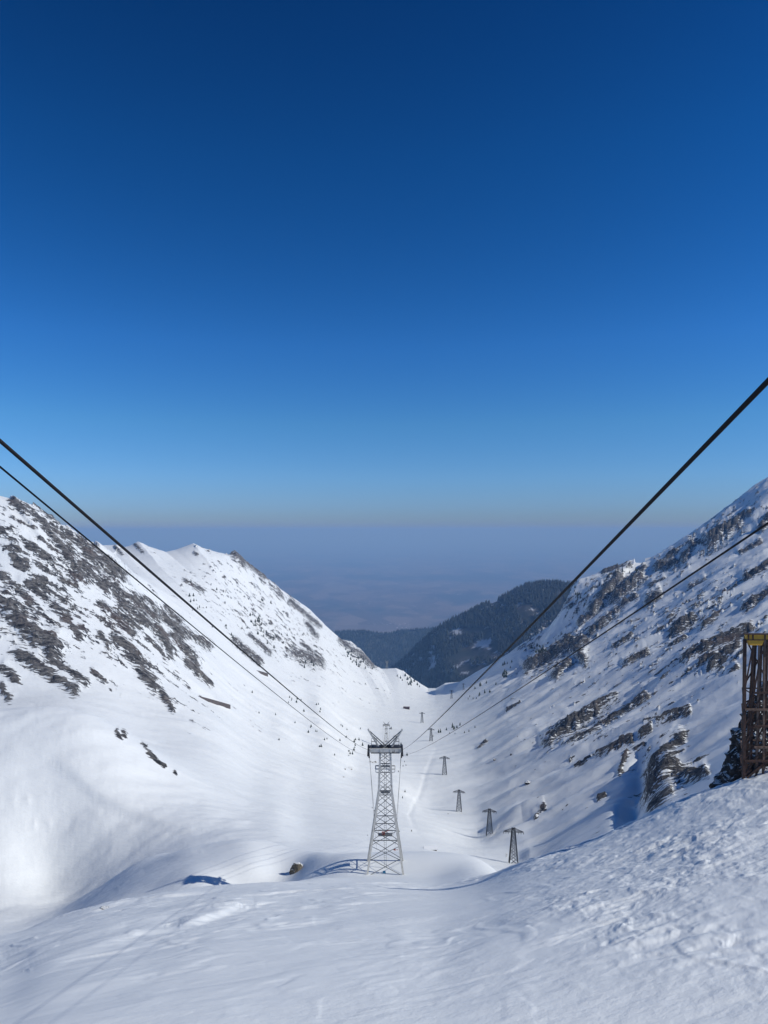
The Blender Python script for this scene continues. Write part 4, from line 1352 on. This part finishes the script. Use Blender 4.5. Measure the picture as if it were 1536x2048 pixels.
# ------------------------------------------------------------------ firs
def fir_mesh(name, seed, tiers=6, K=9, lean=0.0):
    rg = random.Random(seed)
    mb = MB()
    mb.tube([(0, 0, -0.08), (lean*0.3, 0, 0.25), (lean, 0, 0.9)], [0.03, 0.022, 0.006], 5)
    for t in range(tiers):
        u = t/tiers
        z = 0.08+0.80*u
        R = (0.21*(1-u)**0.85+0.025)*(0.8+0.4*rg.random())
        hh = 0.26*(1-0.5*u)
        tip = (lean*(z+hh), 0, min(z+hh, 1.0))
        ring = []
        for k in range(K):
            a = 2*math.pi*(k+rg.random()*0.5)/K
            rr = R*(0.45+0.75*rg.random() if k % 2 else 0.8+0.4*rg.random())
            ring.append((rr*math.cos(a)+lean*z, rr*math.sin(a), z-0.05*rg.random()))
        mb.add([tip]+ring, [(0, 1+k, 1+(k+1) % K) for k in range(K)])
    me = bpy.data.meshes.new(name)
    me.from_pydata(mb.v, [], mb.f)
    me.update()
    me.materials.append(M['fir'])
    return me


FIRS = [fir_mesh('fir_tree', s, 5+s % 3, 9, 0.03*(s % 3-1)) for s in range(5)]
n_tree = 0


def fir(px, row, hpx, label, group, dmin=170):
    global n_tree
    g = seen(px, row, dmin)
    if g is None:
        return
    o = bpy.data.objects.new('fir_tree', FIRS[rnd.randrange(5)])
    h = hpx*g.y/F
    o.location = (g.x, g.y, g.z-0.03*h)
    o.scale = (h*rnd.uniform(0.85, 1.35), h*rnd.uniform(0.85, 1.35), h)
    o.rotation_euler = (0, 0, rnd.uniform(0, 6.28))
    C.objects.link(o)
    tag(o, label, 'fir tree', group)
    n_tree += 1


def scatter(n, poly, hlo, hhi, label, group, seed, dmin=170, clump=0):
    rg = random.Random(seed)
    xs, ys = [p[0] for p in poly], [p[1] for p in poly]

    def inside(x, y):
        c = False
        j = len(poly)-1
        for i in range(len(poly)):
            xi, yi = poly[i]
            xj, yj = poly[j]
            if (yi > y) != (yj > y) and x < (xj-xi)*(y-yi)/(yj-yi)+xi:
                c = not c
            j = i
        return c
    k = 0
    cl = []
    while k < n:
        if clump and cl and rg.random() < clump:
            bx, by = rg.choice(cl)
            x, y = bx+rg.gauss(0, 9), by+rg.gauss(0, 7)
        else:
            x, y = rg.uniform(min(xs), max(xs)), rg.uniform(min(ys), max(ys))
        if inside(x, y):
            cl.append((x, y))
            fir(x, y, rg.uniform(hlo, hhi), label, group, dmin)
            k += 1


scatter(66, [(370, 1170), (480, 1165), (600, 1240), (690, 1310), (640, 1345), (540, 1335), (430, 1290), (350, 1240)], 4, 9, 'one of the tiny dark firs dotted over the upper left mountainside', 'firs dotted over the upper left mountainside', 1, 700, 0.55)
scatter(36, [(688, 1298), (722, 1312), (752, 1338), (735, 1345), (700, 1330)], 4, 8, 'one of the tiny firs crowding the rocky nose of the left ridge', 'firs on the nose of the left ridge', 2, 900, 0.3)
scatter(22, [(792, 1345), (812, 1352), (845, 1376), (815, 1372), (795, 1362)], 4, 8, 'one of the tiny firs on the knoll edge above the dark gap', 'firs on the knoll edge', 3, 900, 0.3)
scatter(30, [(505, 1360), (600, 1400), (700, 1450), (730, 1490), (700, 1525), (620, 1500), (540, 1440), (490, 1390)], 4, 8, 'one of the tiny lone firs strewn on the smooth lower left slope', 'firs strewn on the lower left slope', 4, 250, 0.3)
scatter(52, [(930, 1385), (975, 1350), (1030, 1310), (1075, 1290), (1100, 1300), (1060, 1345), (1010, 1375), (960, 1402), (930, 1405)], 5, 11, 'one of the small firs in the loose grove at the foot of the right slope', 'firs in the grove at the foot of the right slope', 5, 700, 0.4)
scatter(40, [(1105, 1215), (1150, 1170), (1230, 1143), (1290, 1130), (1270, 1150), (1190, 1178), (1150, 1215)], 4, 8, 'one of the tiny firs along the crest of the right ridge', 'firs along the right ridge crest', 6, 700, 0.3)
for (x, y, h) in [(866, 1474, 6), (877, 1467, 9), (881, 1466, 9), (893, 1461, 7), (905, 1456, 12), (908, 1460, 10), (914, 1457, 7), (920, 1451, 8), (929, 1466, 5), (938, 1464, 6), (950, 1456, 6), (899, 1467, 4), (910, 1468, 4)]:
    fir(x, y, h, 'one of the row of small firs right of the pylon under the right rope', 'row of firs right of the pylon', 400)
for (x, y, h) in [(814, 1512, 8), (809, 1526, 4), (806, 1533, 4), (812, 1532, 3.5), (810, 1585, 6), (805, 1597, 6), (797, 1545, 4), (799, 1664, 4), (823, 1663, 4), (896, 1629, 3), (802, 1490, 7), (725, 1492, 9), (721, 1460, 5), (694, 1462, 5), (682, 1452, 5), (685, 1455, 5), (649, 1482, 6), (654, 1481, 5), (640, 1425, 6), (633, 1411, 6), (637, 1410, 5), (641, 1420, 6), (608, 1425, 7), (590, 1447, 6), (551, 1431, 6), (518, 1428, 5), (558, 1482, 6)]:
    fir(x, y, h, 'one of the single little firs and saplings standing about the valley floor', 'single firs about the valley floor', 200)
print('trees', n_tree)

# ------------------------------------------------------------------ air
HZ = MB()
HZ.box((0, 0, (-1501+115)/2), (320000, 320000, 1616))
m = bpy.data.materials.new('valley_haze')
m.use_nodes = True
nt = m.node_tree
nt.nodes.clear()
out = nt.nodes.new('ShaderNodeOutputMaterial')
pv = nt.nodes.new('ShaderNodeVolumePrincipled')
pv.inputs['Color'].default_value = (0.195, 0.385, 0.70, 1)
pv.inputs['Absorption Color'].default_value = (0.50, 0.47, 0.5, 1)
pv.inputs['Density'].default_value = 1/10500
pv.inputs['Anisotropy'].default_value = 0.0
nt.links.new(pv.outputs[0], out.inputs['Volume'])
hz = HZ.build('haze', m)
tag(hz, kind='stuff')

# ------------------------------------------------------------------ sky, sun, camera
world = bpy.data.worlds.new('World')
SC.world = world
world.use_nodes = True
nt = world.node_tree
nt.nodes.clear()
sky = nt.nodes.new('ShaderNodeTexSky')
sky.sky_type = 'NISHITA'
sky.sun_disc = False
sky.sun_elevation = SUN_EL
sky.sun_rotation = math.atan2(SUN.x, SUN.y)
sky.altitude = 2000
sky.air_density = 1.0
sky.dust_density = 0.15
sky.ozone_density = 3.0
hsv = nt.nodes.new('ShaderNodeHueSaturation')
hsv.inputs['Saturation'].default_value = 1.16
gam = nt.nodes.new('ShaderNodeGamma')
gam.inputs['Gamma'].default_value = 1.45
bg = nt.nodes.new('ShaderNodeBackground')
bg.inputs['Strength'].default_value = 0.05
out = nt.nodes.new('ShaderNodeOutputWorld')
nt.links.new(sky.outputs[0], gam.inputs['Color'])
nt.links.new(gam.outputs[0], hsv.inputs['Color'])
# haze painted into the sky colour low down, with a deeper tint overhead
tc = nt.nodes.new('ShaderNodeTexCoord')
sx = nt.nodes.new('ShaderNodeSeparateXYZ')
nt.links.new(tc.outputs['Generated'], sx.inputs[0])
haze_tint = ramp(nt, sx.outputs[2], [(0.0, (0.25, 0.31, 0.52)), (0.03, (0.37, 0.45, 0.70)), (0.07, (0.57, 0.66, 0.83)), (0.14, (0.80, 0.90, 0.92)), (0.24, (0.86, 1.03, 1.12)), (0.45, (0.55, 0.95, 1.05)), (0.62, (0.40, 0.72, 0.86))])
mul = nt.nodes.new('ShaderNodeMix')
mul.data_type = 'RGBA'
mul.blend_type = 'MULTIPLY'
mul.inputs[0].default_value = 1.0
nt.links.new(hsv.outputs[0], mul.inputs[6])
nt.links.new(haze_tint, mul.inputs[7])
nt.links.new(mul.outputs[2], bg.inputs['Color'])
nt.links.new(bg.outputs[0], out.inputs[0])

sl = bpy.data.lights.new('sun', 'SUN')
sl.energy = 3.6
sl.angle = math.radians(0.5)
sl.color = (1.0, 0.975, 0.925)
so = bpy.data.objects.new('sun', sl)
so.rotation_euler = SUN.to_track_quat('Z', 'Y').to_euler()
C.objects.link(so)

cam = bpy.data.cameras.new('camera')
cam.sensor_width = 36
cam.lens = 36*F/2048
cam.shift_y = (CY-1024)/2048
cam.clip_start = 0.3
cam.clip_end = 400000
co = bpy.data.objects.new('camera', cam)
co.location = (0, 0, 0)
co.rotation_euler = (math.radians(90), 0, 0)
C.objects.link(co)
SC.camera = co

SC.view_settings.view_transform = 'Standard'
SC.view_settings.look = 'None'
SC.view_settings.exposure = 0.0
SC.view_settings.gamma = 1.0
SC.cycles.max_bounces = 6
SC.cycles.diffuse_bounces = 3
SC.cycles.volume_bounces = 1
SC.cycles.use_denoising = True
